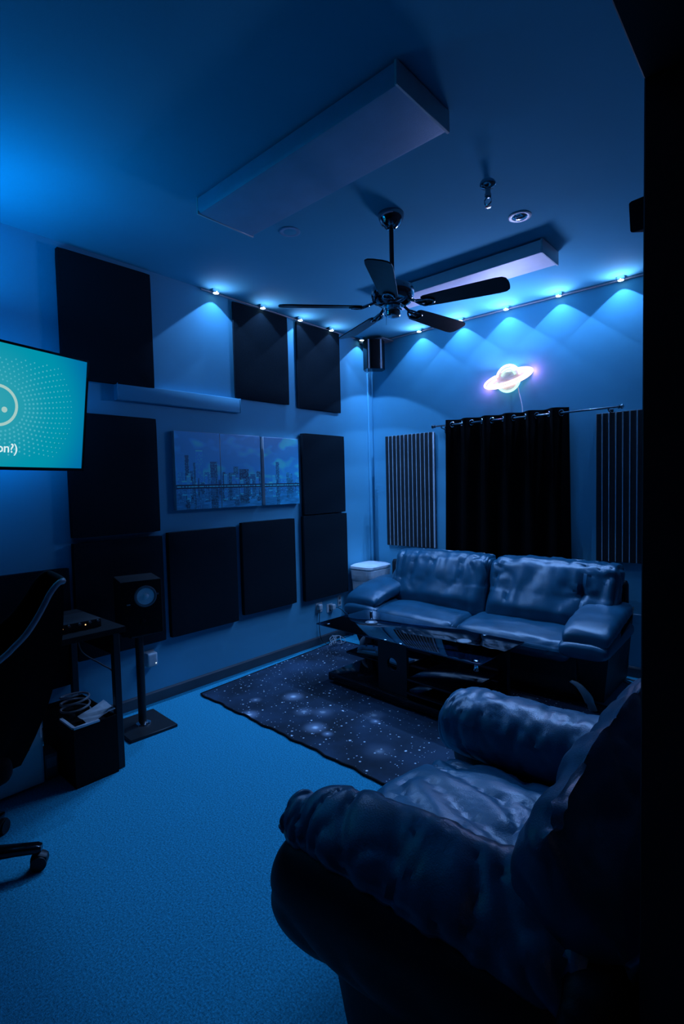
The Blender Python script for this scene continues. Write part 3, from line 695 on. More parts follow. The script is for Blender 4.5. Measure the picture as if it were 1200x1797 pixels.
# ------------------------------------------------------------------ coffee table
tr = R(-3.0); tcx, tcy = -2.035, 2.972
ct = thing('glass_coffee_table', 'black glass coffee table with shelves and a cut-out centre panel', 'table', (tcx, tcy, 0), tr)
def L(name, bm, m, parent=ct, **k): return link(name, bm, m, parent, local=True, **k)
gz = 0.412
L('glass_top', box(BM(), -0.685, 0.685, -0.285, 0.272, gz, gz+0.010, 0.003, 2), 'tinted_glass')
def holed(x0, x1, z0, z1, y0, y1, hx, hz, hr):
    bm = BM(); n = 32; outer = []
    for i in range(n):
        t = 2*math.pi*i/n; c, s = math.cos(t), math.sin(t)
        k = min(((x1-hx)/c if c > 1e-6 else (x0-hx)/c if c < -1e-6 else 9), ((z1-hz)/s if s > 1e-6 else (z0-hz)/s if s < -1e-6 else 9))
        outer.append((hx+c*k, hz+s*k))
    for cxn, czn in ((x0, z0), (x1, z0), (x1, z1), (x0, z1)):
        i = min(range(n), key=lambda j: (outer[j][0]-cxn)**2+(outer[j][1]-czn)**2); outer[i] = (cxn, czn)
    inner = [(hx+hr*math.cos(2*math.pi*i/n), hz+hr*math.sin(2*math.pi*i/n)) for i in range(n)]
    v = {(k, w_): [bm.verts.new((x, y, z)) for x, z in ring] for k, ring in (('o', outer), ('i', inner)) for w_, y in ((0, y0), (1, y1))}
    for i in range(n):
        j = (i+1) % n
        bm.faces.new((v['o', 0][i], v['o', 0][j], v['i', 0][j], v['i', 0][i])); bm.faces.new((v['o', 1][i], v['i', 1][i], v['i', 1][j], v['o', 1][j]))
        bm.faces.new((v['o', 0][i], v['o', 1][i], v['o', 1][j], v['o', 0][j])); bm.faces.new((v['i', 0][i], v['i', 0][j], v['i', 1][j], v['i', 1][i]))
    return bm
L('centre_panel', holed(-0.075, 0.165, 0.0125, gz, -0.285, -0.262, 0.045, 0.275, 0.042), 'black', smooth=False)
for x in (-0.665, 0.52):
    L('leg', box(BM(), x, x+0.07, 0.228, 0.266, 0.0125, gz, 0.003, 1), 'black')
L('bottom_shelf', box(BM(), -0.55, 0.56, -0.30, 0.235, 0.03, 0.085, 0.006, 2), 'gloss_black')
L('middle_shelf', box(BM(), 0.165, 0.56, -0.285, 0.24, 0.195, 0.213, 0.004, 2), 'gloss_black')
L('lower_shelf', box(BM(), 0.165, 0.56, -0.305, 0.24, 0.118, 0.132, 0.004, 2), 'gloss_black')
L('magazine_shelf', box(BM(), -0.53, 0.0, -0.13, 0.225, 0.188, 0.204, 0.004, 2), 'gloss_black')
L('shelf_bracket', box(BM(), -0.30, -0.26, 0.0, 0.235, 0.085, 0.188, 0.003, 1), 'black')
for x, y in ((-0.60, -0.24), (0.64, -0.245), (-0.60, 0.24), (0.42, 0.24), (-0.02, -0.272), (0.11, -0.272)):
    L('chrome_cap', lathe(BM(), (x, y, gz+0.010), (0, 0, 1), [(0.013, 0), (0.013, 0.002), (0.010, 0.004), (0.001, 0.005)], 16), 'chrome')
L('chrome_peg', lathe(BM(), (0.64, -0.245, gz-0.05), (0, 0, 1), [(0.014, 0), (0.016, 0.004), (0.013, 0.012), (0.013, 0.040), (0.016, 0.046), (0.016, 0.050)], 18), 'chrome')
ztop = gz+0.010
for x, y, r, lb in ((-2.413, 2.985, 0.046, 'round coaster with a pale centre at the far left of the glass table'), (-1.645, 2.985, 0.047, 'round blue-grey coaster on the glass table nearer the armchair')):
    th = thing('drink_coaster', lb, 'coaster', (x, y, ztop), 0, 'round coasters on the coffee table')
    link('disc', lathe(BM(), (x, y, ztop), (0, 0, 1), [(r, 0), (r, 0.003), (r*0.97, 0.004), (r*0.80, 0.004), (r*0.78, 0.003), (0.001, 0.003)], 32), 'grey', th)
    link('inlay', lathe(BM(), (x, y, ztop+0.003), (0, 0, 1), [(r*0.45 if x < -2 else r*0.76, 0), (r*0.43 if x < -2 else r*0.75, 0.0008), (0.001, 0.0008)], 28), 'white' if x < -2 else 'rim', th)
# papers and games on the table's shelves
def tbl(x, y, z): return Matrix.Translation((tcx, tcy, 0)) @ Matrix.Rotation(tr, 4, 'Z') @ Vector((x, y, z))
for i, (x, y, z, sx, sy, sz, ro, lb, m) in enumerate([
        (-0.36, -0.01, 0.204, 0.20, 0.15, 0.022, 12, 'stack of pale booklets on the small shelf of the coffee table', 'paper'),
        (-0.09, -0.045, 0.204, 0.16, 0.15, 0.014, -8, 'flat white notepad on the small shelf behind the centre panel', 'white')]):
    p = tbl(x, y, z); th = thing('booklet_stack' if i == 0 else 'notepad', lb, 'booklets' if i == 0 else 'notepad', tuple(p), tr+R(ro))
    for k in range(3 if i == 0 else 1):
        bm = box(BM(), -sx/2+0.01*k, sx/2-0.012*k, -sy/2, sy/2-0.01*k, sz/3*k if i == 0 else 0, sz/3*(k+1) if i == 0 else sz, 0.001, 1)
        link('booklet' if i == 0 else 'pad', bm, m, th, local=True, smooth=False)
p = tbl(-0.37, -0.03, 0.226); th = thing('game_controller', 'white game controller lying on the booklets under the glass top', 'controller', tuple(p), R(20))
bm = BM(); sections(bm, [((x, -0.01*abs(x)/0.06, 0.014), 0.02+0.012*(1-abs(x)/0.08), 0.013, (0, 1, 0), (0, 0, 1)) for x in (-.075, -.06, -.03, 0, .03, .06, .075)], 20); link('body', bm, 'white', th, local=True)
for s in (-1, 1):
    bm = BM(); tube(bm, [(s*0.06, -0.01, 0.014), (s*0.07, -0.045, 0.013), (s*0.068, -0.075, 0.012)], [0.014, 0.013, 0.011], 10); link('grip', bm, 'white', th, local=True)
    link('thumb_stick', lathe(BM(), (s*0.03, -0.012, 0.022), (0, 0, 1), [(0.005, 0), (0.005, 0.008), (0.009, 0.01), (0.009, 0.013), (0.001, 0.013)], 12), 'grey', th, local=True)

# ------------------------------------------------------------------ galaxy rug
gm = bpy.data.materials.new('galaxy_rug'); gm.use_nodes = True; nt = gm.node_tree; N = nt.nodes.new; LK = nt.links.new
b = nt.nodes['Principled BSDF']; b.inputs['Roughness'].default_value = 0.85; b.inputs['Specular IOR Level'].default_value = 0.2
tcn = N('ShaderNodeTexCoord')
n1 = N('ShaderNodeTexNoise'); n1.inputs['Scale'].default_value = 2.4; n1.inputs['Detail'].default_value = 5; LK(tcn.outputs['Object'], n1.inputs['Vector'])
ra = N('ShaderNodeValToRGB'); ra.color_ramp.elements[0].position = 0.38; ra.color_ramp.elements[0].color = (0.012, 0.022, 0.036, 1); ra.color_ramp.elements[1].position = 0.78; ra.color_ramp.elements[1].color = (0.04, 0.085, 0.15, 1); LK(n1.outputs['Fac'], ra.inputs['Fac'])
acc = ra.outputs['Color']
def addc(col_socket_or_val, fac_socket):
    global acc
    mx = N('ShaderNodeMix'); mx.data_type = 'RGBA'; mx.blend_type = 'MIX'; mx.clamp_factor = True
    LK(fac_socket, mx.inputs[0]); LK(acc, mx.inputs[6]); mx.inputs[7].default_value = col_socket_or_val; acc = mx.outputs[2]
for sc, r0, thr, val in ((17, 0.14, 0.66, (0.75, 0.8, 0.85, 1)), (34, 0.15, 0.76, (0.6, 0.66, 0.75, 1)), (7, 0.07, 0.55, (0.95, 0.97, 1, 1))):
    v = N('ShaderNodeTexVoronoi'); v.voronoi_dimensions = '2D'; v.inputs['Scale'].default_value = sc; LK(tcn.outputs['Object'], v.inputs['Vector'])
    sp = N('ShaderNodeSeparateColor'); LK(v.outputs['Color'], sp.inputs[0])
    gt = N('ShaderNodeMath'); gt.operation = 'GREATER_THAN'; gt.inputs[1].default_value = thr; LK(sp.outputs[0], gt.inputs[0])
    rad = N('ShaderNodeMath'); rad.operation = 'MULTIPLY_ADD'; rad.inputs[1].default_value = r0*0.7; rad.inputs[2].default_value = r0*0.35; LK(sp.outputs[1], rad.inputs[0])
    dv = N('ShaderNodeMath'); dv.operation = 'DIVIDE'; LK(v.outputs['Distance'], dv.inputs[0]); LK(rad.outputs[0], dv.inputs[1])
    mr = N('ShaderNodeMapRange'); mr.inputs[1].default_value = 1.0; mr.inputs[2].default_value = 0.4; mr.inputs[3].default_value = 0; mr.inputs[4].default_value = 1; LK(dv.outputs[0], mr.inputs[0])
    ml = N('ShaderNodeMath'); ml.operation = 'MULTIPLY'; LK(mr.outputs[0], ml.inputs[0]); LK(gt.outputs[0], ml.inputs[1])
    addc(val, ml.outputs[0])
RUG = [(-3.165, 1.985), (-0.80, 1.905), (-0.86, 3.50), (-3.235, 3.52)]
rc = Vector((-2.0, 2.72, 0))
for gx, gy, gr, gs in ((-2.61, 2.36, 0.10, 0.8), (-2.62, 1.99, 0.09, 0.9), (-2.17, 2.13, 0.10, 0.9), (-2.06, 2.12, 0.05, 0.8), (-2.38, 2.24, 0.09, 0.45), (-2.28, 2.31, 0.10, 0.35), (-2.77, 2.16, 0.06, 0.5), (-2.0, 2.48, 0.10, 0.4), (-1.94, 2.42, 0.05, 0.7), (-1.25, 3.1, 0.16, 0.5), (-1.05, 2.9, 0.12, 0.5), (-1.7, 2.15, 0.12, 0.25), (-1.35, 3.3, 0.1, 0.4)):
    sb = N('ShaderNodeVectorMath'); sb.operation = 'DISTANCE'; sb.inputs[1].default_value = (gx-rc.x, gy-rc.y, 0.012); LK(tcn.outputs['Object'], sb.inputs[0])
    mr = N('ShaderNodeMapRange'); mr.interpolation_type = 'SMOOTHERSTEP'; mr.inputs[1].default_value = gr; mr.inputs[2].default_value = 0; mr.inputs[3].default_value = 0; mr.inputs[4].default_value = gs*0.55; LK(sb.outputs['Value'], mr.inputs[0]); addc((0.45, 0.55, 0.72, 1), mr.outputs[0])
    mr = N('ShaderNodeMapRange'); mr.interpolation_type = 'SMOOTHSTEP'; mr.inputs[1].default_value = gr*0.28; mr.inputs[2].default_value = 0; mr.inputs[3].default_value = 0; mr.inputs[4].default_value = gs; LK(sb.outputs['Value'], mr.inputs[0]); addc((0.9, 0.95, 1, 1), mr.outputs[0])
LK(acc, b.inputs['Base Color'])
M['rug'] = gm
def rug_pt(u, v):
    a, b_, c, d = [Vector((*p, 0)) for p in RUG]
    return (a*(1-u)+b_*u)*(1-v) + (d*(1-u)+c*u)*v
rug = thing('galaxy_rug', 'dark rug printed with stars and galaxies under the coffee table', 'rug', tuple(rc))
bm = BM(); NU, NV = 90, 60; g = []
for j in range(NV+1):
    row = []
    for i in range(NU+1):
        p = rug_pt(i/NU, j/NV); e = min(i, NU-i, j, NV-j)
        row.append(bm.verts.new((p.x, p.y + (0.006*math.sin(p.x*21)+0.004*math.sin(p.x*47) if j == 0 else 0), 0.009 + 0.0025*noise.noise(p*5))))
    g.append(row)
for j in range(NV):
    for i in range(NU): bm.faces.new((g[j][i], g[j][i+1], g[j+1][i+1], g[j+1][i]))
link('pile', bm, 'rug', rug)
bm = BM(); edge = [rug_pt(i/60, 0) for i in range(60)] + [rug_pt(1, i/40) for i in range(40)] + [rug_pt(1-i/60, 1) for i in range(60)] + [rug_pt(0, 1-i/40) for i in range(40)]
tube(bm, [(p.x, p.y + (0.006*math.sin(p.x*21)+0.004*math.sin(p.x*47) if p.y < 2.0 else 0), 0.0065) for p in edge], 0.0065, 8, close=True, k=1); link('binding', bm, 'matte_black', rug)

# ------------------------------------------------------------------ armchair by the door
ac = thing('leather_armchair', 'puffy dark leather armchair in front, beside the door frame', 'armchair', (-0.62, 1.38, 0))
X, Y, Z = Vector((1, 0, 0)), Vector((0, 1, 0)), Vector((0, 0, 1))
bm = rbox(0.70, 0.98, 0.34, 0.05, 14, lambda p, q: Vector((q.x + (0.05 if p.x < 0 else 0)*(1-p.z)/2, q.y - p.y*0.03*(1-p.z)/2, q.z)))
bmesh.ops.translate(bm, verts=bm.verts, vec=(-0.575, 1.39, 0.17)); link('base', bm, 'leather_shade', ac)
def arm(yc, sgn, seed):
    # lower roll that swells at the front, puffed and creased pad above it; cross-sections lean outwards
    prof = [(-1.055, .385, .04, .05), (-1.045, .39, .09, .075), (-1.015, .395, .125, .095), (-.95, .40, .14, .105), (-.80, .41, .145, .105), (-.6, .42, .145, .105), (-.4, .43, .14, .10), (-.26, .43, .12, .09)]
    pad = [(-1.050, .565, .014, .025), (-1.045, .565, .030, .048), (-1.025, .566, .042, .068), (-.98, .568, .050, .085), (-.90, .575, .056, .100), (-.78, .585, .062, .110), (-.62, .59, .068, .114), (-.46, .592, .070, .116), (-.34, .59, .068, .11), (-.27, .58, .055, .10)]
    tilt = R(34)
    if sgn > 0:                                        # far arm: one fat roll
        pad = [(-1.085, .49, .05, .06), (-1.082, .49, .085, .115), (-1.065, .49, .110, .150), (-1.02, .492, .122, .168), (-.90, .495, .126, .172), (-.74, .495, .126, .168), (-.60, .495, .126, .165), (-.46, .50, .126, .16), (-.34, .51, .11, .15), (-.27, .52, .09, .12)]
        tilt = R(-6)
    bm = BM()
    P = catmull([(x, z, h) for x, z, h, w_ in prof], 8); W_ = catmull([(w_, 0, 0) for *_, w_ in prof], 8)
    sections(bm, [((p.x, yc, p.y), q.x, p.z, Y, Z) for p, q in zip(P, W_)], 44, 2.3)
    wrinkle(bm, 0.008, (3, 3, 6), seed, None, 2.2, 0.008); link('arm_roll', bm, 'leather_shade', ac)
    bm = BM(); U = Y*math.cos(tilt) + Z*math.sin(tilt); V = -Y*math.sin(tilt) + Z*math.cos(tilt)
    P = catmull([(x, z, h) for x, z, h, w_ in pad], 10); W_ = catmull([(w_, 0, 0) for *_, w_ in pad], 10)
    sections(bm, [((p.x, yc + (0.03*min(1, max(0, (p.x+1.05)/.15)) if sgn < 0 else 0), p.y), q.x, p.z, U, V) for p, q in zip(P, W_)], 64, 2.4)
    k = 1.0 if sgn < 0 else 0.6
    wrinkle(bm, 0.013*k, (9, 3.0, 3.0), seed+2, lambda c: 1.0 if c.z > .55 else .5, 2.6, 0.012, 4.0)
    wrinkle(bm, 0.009, (15, 6, 6), seed+5, None, 3.0, 0, -6.0)
    wrinkle(bm, 0.005, (24, 9, 12), seed+7, lambda c: max(0, min(1, (.62-c.z)/.06)) if sgn < 0 else .6, 2.2)
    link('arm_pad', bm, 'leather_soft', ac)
arm(0.915, -1, 1.3); arm(1.865, 1, 8.1)
def ac_seat(p, q):
    x, y, z = q
    f = max(0, -p.x)
    z += 0.045*(1-p.y*p.y)*(1-0.5*p.x*p.x)*(p.z > 0) - 0.05*f**3*(p.z > 0)
    x -= 0.05*(1-p.y*p.y)*f
    return Vector((x, y, z))
bm = rbox(0.66, 0.72, 0.22, 0.085, 44, ac_seat); bmesh.ops.translate(bm, verts=bm.verts, vec=(-0.735, 1.385, 0.325))
wrinkle(bm, 0.022, (4.5, 3.5, 3), 5.5, lambda c: 1.0 if c.z > .33 else .4, 3.0, 0.014, 5.5); wrinkle(bm, 0.010, (6, 6, 5), 2.5, None, 3.0, 0, 9.0)
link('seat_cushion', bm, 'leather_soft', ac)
def ac_back(p, q):
    x, y, z = q; k = (p.z+1)/2
    x += 0.13*k
    x -= 0.015*(1-p.y*p.y)*math.sin(math.pi*min(1, k))*(p.x < 0)
    z += 0.03*(1-p.y*p.y)*(p.z > 0)
    z -= 0.14*max(0, p.x+0.55)*max(0, p.z)             # the top falls away to the rear
    return Vector((x, y, z))
bm = rbox(0.22, 0.98, 0.52, 0.085, 44, ac_back); bmesh.ops.translate(bm, verts=bm.verts, vec=(-0.408, 1.385, 0.60))
wrinkle(bm, 0.018, (3, 5, 4.5), 9.5, None, 2.4, 0.016); wrinkle(bm, 0.006, (9, 12, 11), 1.5, None, 2.0)
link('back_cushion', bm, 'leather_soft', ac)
bm = rbox(0.10, 1.16, 0.56, 0.045, 24, lambda p, q: Vector((q.x, q.y*(1-0.05*max(0, p.z)), q.z + 0.02*(1-p.y*p.y)*(p.z > 0))))
bmesh.ops.translate(bm, verts=bm.verts, vec=(-0.255, 1.385, 0.33)); wrinkle(bm, 0.008, (4, 5, 5), 4.2, None, 2.2, 0.008); link('back_shell', bm, 'leather_shade', ac)
for x in (-0.85, -0.30):
    for y in (0.98, 1.79): link('foot', cyl(BM(), (x, y, 0), (x, y, 0.03), 0.03, n=12), 'black', ac)

# ------------------------------------------------------------------ desk corner, monitor speaker on its stand
desk = thing('studio_desk', 'black desk against the left wall, behind the office chair', 'desk', (-2.94, 0.5, 0))
link('desktop', box(BM(), -3.25, -2.62, -0.35, 1.22, 0.72, 0.75, 0.004, 2), 'matte_black', desk)
link('end_apron', box(BM(), -3.24, -2.66, 1.17, 1.195, 0.60, 0.72, 0.002, 1), 'matte_black', desk)
link('modesty_panel', box(BM(), -3.246, -3.228, -0.28, 1.16, 0.40, 0.72, 0.002, 1), 'matte_black', desk)
for x, y in ((-2.665, 1.18), (-3.228, 1.18), (-2.665, -0.31), (-3.228, -0.31)):
    link('leg', box(BM(), x-0.018, x+0.018, y-0.018, y+0.018, 0, 0.72, 0.003, 1), 'black', desk)
th = thing('audio_interface', 'black audio interface with tiny lit dots on the desk', 'audio device', (-2.80, 1.02, 0.75))
link('case', box(BM(), -2.94, -2.72, 0.90, 1.14, 0.75, 0.795, 0.004, 2), 'black', th)
for y in (0.95, 1.06): link('indicator', lathe(BM(), (-2.72, y, 0.775), (1, 0, 0), [(0.0035, 0), (0.003, 0.002), (0.0005, 0.003)], 10), 'led_dot', th)
for y in (0.93, 0.98, 1.03, 1.08, 1.12): link('knob', cyl(BM(), (-2.72, y, 0.785), (-2.708, y, 0.785), 0.006, n=12), 'grey', th)

st = thing('speaker_stand', 'black speaker stand with a flat square foot on the carpet', 'stand', (-3.02, 1.49, 0))
sr = Matrix.Rotation(R(-3), 4, 'Z')
bm = box(BM(), -0.165, 0.165, -0.145, 0.145, 0, 0.018, 0.003, 1)
for v in bm.verts: v.co = Vector((-3.02, 1.485, 0)) + sr @ v.co
link('base_plate', bm, 'black', st)
link('pole', cyl(BM(), (-3.03, 1.49, 0.016), (-3.03, 1.49, 0.585), 0.024), 'black', st)
link('collar', lathe(BM(), (-3.02, 1.49, 0.018), (0, 0, 1), [(0.045, 0), (0.043, 0.006), (0.026, 0.012)], 20), 'chrome', st)
link('top_plate', box(BM(), -3.14, -2.92, 1.39, 1.59, 0.585, 0.597, 0.002, 1), 'black', st)
sp = thing('monitor_speaker', 'black studio monitor speaker with a white cone on the stand', 'speaker', (-3.02, 1.49, 0.597), R(-16))
bm = box(BM(), -0.14, 0.12, -0.115, 0.115, 0, 0.325, 0.008, 2); link('cabinet', bm, 'matte_black', sp, local=True)
cz = 0.228
link('woofer_surround', lathe(BM(), (0.1195, 0.02, cz), (1, 0, 0), [(0.064, 0), (0.064, 0.003), (0.058, 0.006), (0.050, 0.004), (0.048, 0.001)], 32), 'grey', sp, local=True)
w_ = link('woofer_cone', lathe(BM(), (0.1195, 0.02, cz), (1, 0, 0), [(0.049, 0.003), (0.030, 0.0012), (0.020, 0.0008)], 32), 'cone', sp, local=True)
link('dust_cap', lathe(BM(), (0.1195, 0.02, cz), (1, 0, 0), [(0.019, 0.001), (0.016, 0.006), (0.008, 0.009), (0.001, 0.010)], 24), 'cone', w_, local=True)
link('tweeter', lathe(BM(), (0.1195, 0.0, 0.085), (1, 0, 0), [(0.045, 0), (0.045, 0.002), (0.018, 0.001), (0.012, 0.006), (0.001, 0.008)], 24), 'matte_black', sp, local=True)
link('badge', box(BM(), 0.1198, 0.1215, -0.085, -0.065, 0.185, 0.192, 0.0005, 1), 'rim', sp, local=True)
link('port', lathe(BM(), (0.1195, 0.090, 0.235), (1, 0, 0), [(0.006, 0), (0.006, 0.002), (0.001, 0.002)], 12), 'grey', sp, local=True)

# plug-in adapter on the wall behind the stand
th = thing('wall_adapter', 'white plug-in adapter low on the wall beside the stand', 'adapter', (XL, 1.69, 0.262))
bm = rbox(0.05, 0.072, 0.095, 0.010, 8); bmesh.ops.translate(bm, verts=bm.verts, vec=(XL+0.028, 1.69, 0.31)); link('body', bm, 'white', th)
link('socket_plate', box(BM(), XL, XL+0.005, 1.655, 1.725, 0.255, 0.365, 0.001, 1), 'white', th)
link('indicator', lathe(BM(), (XL+0.053, 1.712, 0.285), (1, 0, 0), [(0.005, 0), (0.004, 0.001), (0.001, 0.002)], 10), 'led_white', th)

# storage bin under the desk end with papers in it
th = thing('storage_bin', 'open black storage bin on the floor under the end of the desk', 'bin', (-2.83, 1.06, 0))
bm = BM(); x0, x1, y0, y1, h, t = -3.06, -2.63, 0.945, 1.155, 0.30, 0.008
for a in ((x0, x1, y0, y0+t), (x0, x1, y1-t, y1), (x0, x0+t, y0+t, y1-t), (x1-t, x1, y0+t, y1-t)): box(bm, *a, 0.0, h)
box(bm, x0+t, x1-t, y0+t, y1-t, 0, 0.27); link('bin_body', bm, 'matte_black', th, smooth=False)
link('rim_strip', box(BM(), -2.642, -2.626, 0.945, 1.07, 0.296, 0.306, 0.001, 1), 'paper', th)
link('rim_strip', box(BM(), -2.80, -2.64, 0.941, 0.957, 0.296, 0.306, 0.001, 1), 'paper', th)
th = thing('folded_paper', 'crumpled pale paper lying on top of the storage bin', 'paper', (-2.72, 1.06, 0.29))
bm = BM(); g = [[bm.verts.new((-2.78+0.035*i, 1.02+0.034*j, 0.296 + 0.012*noise.noise(Vector((i*.9, j*.9, 4))) + 0.010*j)) for i in range(5)] for j in range(5)]
for j in range(4):
    for i in range(4): bm.faces.new((g[j][i], g[j][i+1], g[j+1][i+1], g[j+1][i]))
bmesh.ops.solidify(bm, geom=bm.faces[:], thickness=0.002); link('sheet', bm, 'paper', th, smooth=False)
th = link('cable_coil', tube(BM(), [(-2.88+0.085*math.cos(t)*(1-0.02*i), 1.05+0.07*math.sin(t), 0.277+0.004*i) for i, t in enumerate([k*0.7 for k in range(28)])], 0.006, 7, k=3), 'cable'); place(th, 'coil of thin cable lying in the storage bin', 'cable')
th = link('hanging_cable', tube(BM(), [(-3.235, 1.215, 0.66), (-3.235, 1.225, 0.50), (-3.235, 1.34, 0.385), (-3.245, 1.42, 0.30), (-3.26, 1.44, 0.12), (-3.25, 1.44, 0.012)], 0.005, 7), 'black_cable'); place(th, 'thin cable looping down the wall behind the desk leg', 'cable')

# white tower under the desk
th = thing('computer_tower', 'white computer tower on the floor under the desk', 'computer', (-3.0, 0.72, 0))
link('case', box(BM(), -3.22, -2.80, 0.64, 0.862, 0.012, 0.46, 0.006, 2), 'white', th)
link('front_panel', box(BM(), -2.80, -2.793, 0.65, 0.852, 0.02, 0.45, 0.002, 1), 'white', th)
for y in (0.68, 0.82):
    for x in (-3.18, -2.84): link('foot', cyl(BM(), (x, y, 0), (x, y, 0.014), 0.015, n=10), 'black', th)
link('drive_slot', box(BM(), -2.7935, -2.791, 0.75, 0.80, 0.20, 0.215, 0.001, 1), 'rim', th)
th = thing('power_brick', 'small grey power box on the floor between tower and storage bin', 'adapter', (-2.9, 0.905, 0))
link('case', box(BM(), -2.95, -2.83, 0.875, 0.935, 0, 0.13, 0.004, 2), 'grey', th); link('label_plate', box(BM(), -2.8305, -2.829, 0.882, 0.928, 0.06, 0.11, 0.0005, 1), 'rim', th)

# ------------------------------------------------------------------ office chair seen from the side
oc_c = Vector((-2.3425, 0.376, 0)); fwd = Vector((-0.159, -0.987, 0)).normalized(); lat = Vector((0.987, -0.159, 0)).normalized()
oc = thing('office_chair', 'black office chair with a pale-rimmed curved shell, cut by the frame', 'chair', tuple(oc_c))
def OP(s, l, z): return oc_c + fwd*s + lat*l + Vector((0, 0, z))
RIMTAB = [(p.x, p.y) for p in catmull([(-.424, 1.100, 0), (-.405, 1.106, 0), (-.385, 1.096, 0), (-.358, 1.064, 0), (-.328, 1.012, 0), (-.297, .966, 0), (-.268, .930, 0), (-.230, .898, 0), (-.194, .870, 0), (-.10, .82, 0), (.05, .77, 0)], 5)]
def rim_h(s):
    tab = RIMTAB
    if s <= tab[0][0]: return tab[0][1]
    for (a, b_), (c, d) in zip(tab, tab[1:]):
        if s <= c: return b_ + (d-b_)*(s-a)/(c-a)
    return tab[-1][1]
# shell: U in plan, rim falls from the back to the arms
bm = BM(); cols = []; rim = []
NA, NH = 110, 14
for i in range(NA+1):
    u = -1+2*i/NA
    a = abs(u)
    if a < 0.42: s, l = -0.41 - 0.014*math.cos(u/0.42*math.pi/2), 0.14*u/0.42
    else:
        q = (a-0.42)/0.58; s = -0.41 + 0.45*q; l = math.copysign(0.14 + 0.10*math.sin(q*math.pi/2), u)
    top = rim_h(s); col = []
    for j in range(NH+1):
        v = j/NH; z = 0.43 + (top-0.43)*v
        s2 = s + (0.17*(1-v)**2.4)*(1 if a < 0.55 else max(0, 1-(a-0.55)/0.3))
        col.append(OP(s2, l*(0.90+0.10*v), z))
    cols.append(col); rim.append(col[-1])
vg = [[bm.verts.new(p) for p in c] for c in cols]
for i in range(NA):
    for j in range(NH): bm.faces.new((vg[i][j], vg[i+1][j], vg[i+1][j+1], vg[i][j+1]))
bmesh.ops.solidify(bm, geom=bm.faces[:], thickness=0.03); link('shell', bm, 'matte_black', oc)
nr = len(rim)//2 + 18
link('rim', tube(BM(), rim[nr:], 0.011, 10, k=1), 'rim', oc, label='pale edging of the chair shell')
link('edge_trim', tube(BM(), rim[:nr], 0.011, 10, k=1), 'matte_black', oc)
bm = rbox(0.46, 0.42, 0.10, 0.045, 14)
for v in bm.verts: v.co = OP(v.co.x+0.02, v.co.y, v.co.z+0.45)
link('seat', bm, 'matte_black', oc)
link('gas_column', lathe(BM(), oc_c+Vector((0, 0, 0.09)), (0, 0, 1), [(0.030, 0), (0.030, 0.16), (0.018, 0.165), (0.018, 0.29), (0.06, 0.30), (0.06, 0.32)], 18), 'gloss_black', oc)
link('hub', lathe(BM(), oc_c+Vector((0, 0, 0.07)), (0, 0, 1), [(0.04, 0), (0.05, 0.01), (0.045, 0.05), (0.03, 0.06)], 18), 'gloss_black', oc)
a0 = R(60)
for k in range(5):
    a = a0 + k*2*math.pi/5; d = Vector((math.cos(a), math.sin(a), 0)); s = Vector((-d.y, d.x, 0))
    bm = BM(); sections(bm, [(oc_c + d*r + Vector((0, 0, z)), w2, h, s, Z) for r, z, w2, h in ((0.03, .10, .032, .026), (.12, .098, .028, .022), (.22, .090, .024, .018), (.30, .082, .022, .016), (.315, .08, .018, .010))], 16, 3.5)
    lg = link('base_arm', bm, 'gloss_black', oc)
    cpt = oc_c + d*0.305
    bm = BM()
    for q in (-1, 1): cyl(bm, cpt + s*q*0.010 + Vector((0, 0, 0.028)) - s*q*0.0, cpt + s*q*0.026 + Vector((0, 0, 0.028)), 0.028, n=20)
    cyl(bm, cpt + Vector((0, 0, 0.03)), cpt+Vector((0, 0, 0.075)), 0.008, n=10)
    sections(bm, [(cpt - d*0.028 + Vector((0, 0, .040)), .02, .012, s, Z), (cpt + Vector((0, 0, .052)), .023, .016, s, Z), (cpt + d*0.028 + Vector((0, 0, .040)), .02, .012, s, Z)], 12, 2.5)
    link('caster', bm, 'black', lg)

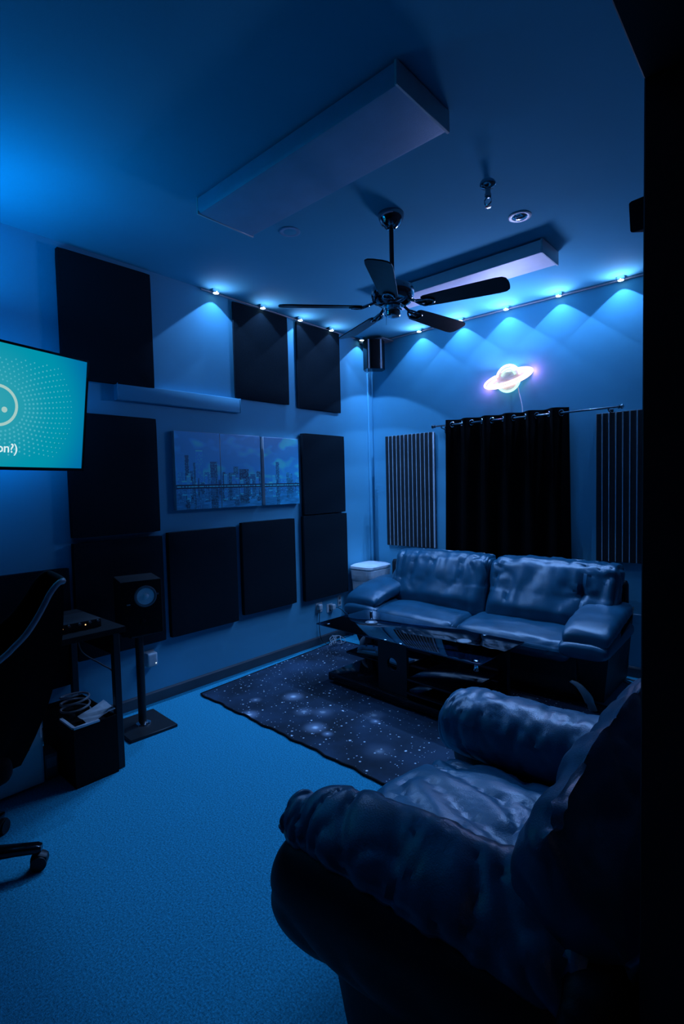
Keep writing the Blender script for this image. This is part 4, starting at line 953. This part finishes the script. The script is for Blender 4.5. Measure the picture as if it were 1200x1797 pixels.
# ------------------------------------------------------------------ wall sockets, plugs and cables
def outlet(y0, y1, z0, z1, label, plug=None):
    th = thing('wall_socket', label, 'wall socket', (XL, (y0+y1)/2, z0), 0, 'wall sockets low on the left wall')
    link('cover_plate', box(BM(), XL, XL+0.006, y0, y1, z0, z1, 0.002, 1), 'white', th)
    for k in (0.28, 0.72):
        zz = z0+(z1-z0)*k; link('receptacle', box(BM(), XL+0.006, XL+0.008, (y0+y1)/2-0.014, (y0+y1)/2+0.014, zz-0.013, zz+0.013, 0.001, 1), 'grey', th)
    if plug:
        pb = rbox(0.035, 0.045, 0.05, 0.006, 6); bmesh.ops.translate(pb, verts=pb.verts, vec=(XL+0.026, (y0+y1)/2+plug, z0+(z1-z0)*0.6)); link('plug', pb, 'white', th)
outlet(3.29, 3.375, 0.297, 0.388, 'left wall socket of the row beside the sofa arm, a cord hanging from it', -0.012)
outlet(3.435, 3.515, 0.272, 0.352, 'middle wall socket of the row beside the sofa arm, set lowest', 0.02)
outlet(3.587, 3.637, 0.305, 0.410, 'narrow socket plate nearest the sofa arm')
th = link('socket_cord', tube(BM(), [(XL+0.03, 3.32, 0.33), (XL+0.02, 3.318, 0.26), (XL+0.02, 3.315, 0.15), (XL+0.03, 3.33, 0.05), (XL+0.07, 3.36, 0.008)], 0.0035, 6), 'black_cable'); place(th, 'thin dark cord hanging down from the left wall socket', 'cable')
pts = []
for k in range(34):
    t = k*0.62; pts.append((XL+0.115+0.06*math.cos(t)+0.02*math.sin(t*2.3), 3.42+0.085*math.sin(t*0.9)+0.05*math.sin(k*0.21), 0.016+0.030*abs(math.sin(t*0.5))+0.0006*k))
th = link('cord_tangle', tube(BM(), pts, 0.004, 6, k=4), 'cable'); place(th, 'tangle of pale cords on the carpet below the wall sockets', 'cable')
th = link('slack_cord', tube(BM(), [(XL+0.03, 3.48, 0.32), (XL+0.04, 3.56, 0.30), (XL+0.05, 3.63, 0.24), (XL+0.06, 3.69, 0.14), (XL+0.07, 3.72, 0.008)], 0.003, 6), 'black_cable'); place(th, 'thin cord sagging from the middle socket towards the sofa', 'cable')
th = link('loose_cable', tube(BM(), [(-0.965, YB-0.008, 0.435), (-0.955, YB-0.010, 0.45), (-0.935, YB-0.008, 0.462), (-0.88, YB-0.008, 0.466), (-0.80, YB-0.008, 0.46)], 0.004, 6), 'white'); place(th, 'short white cord on the back wall right of the sofa', 'cable')
pts = [(-0.86+0.07*math.cos(k*0.7)-0.004*k, 4.0+0.05*math.sin(k*0.63), 0.012+0.012*abs(math.sin(k*0.4))) for k in range(26)]
th = link('cord_tangle', tube(BM(), pts, 0.0045, 6, k=4), 'cable'); place(th, 'small tangle of cords on the carpet at the right end of the sofa', 'cable')
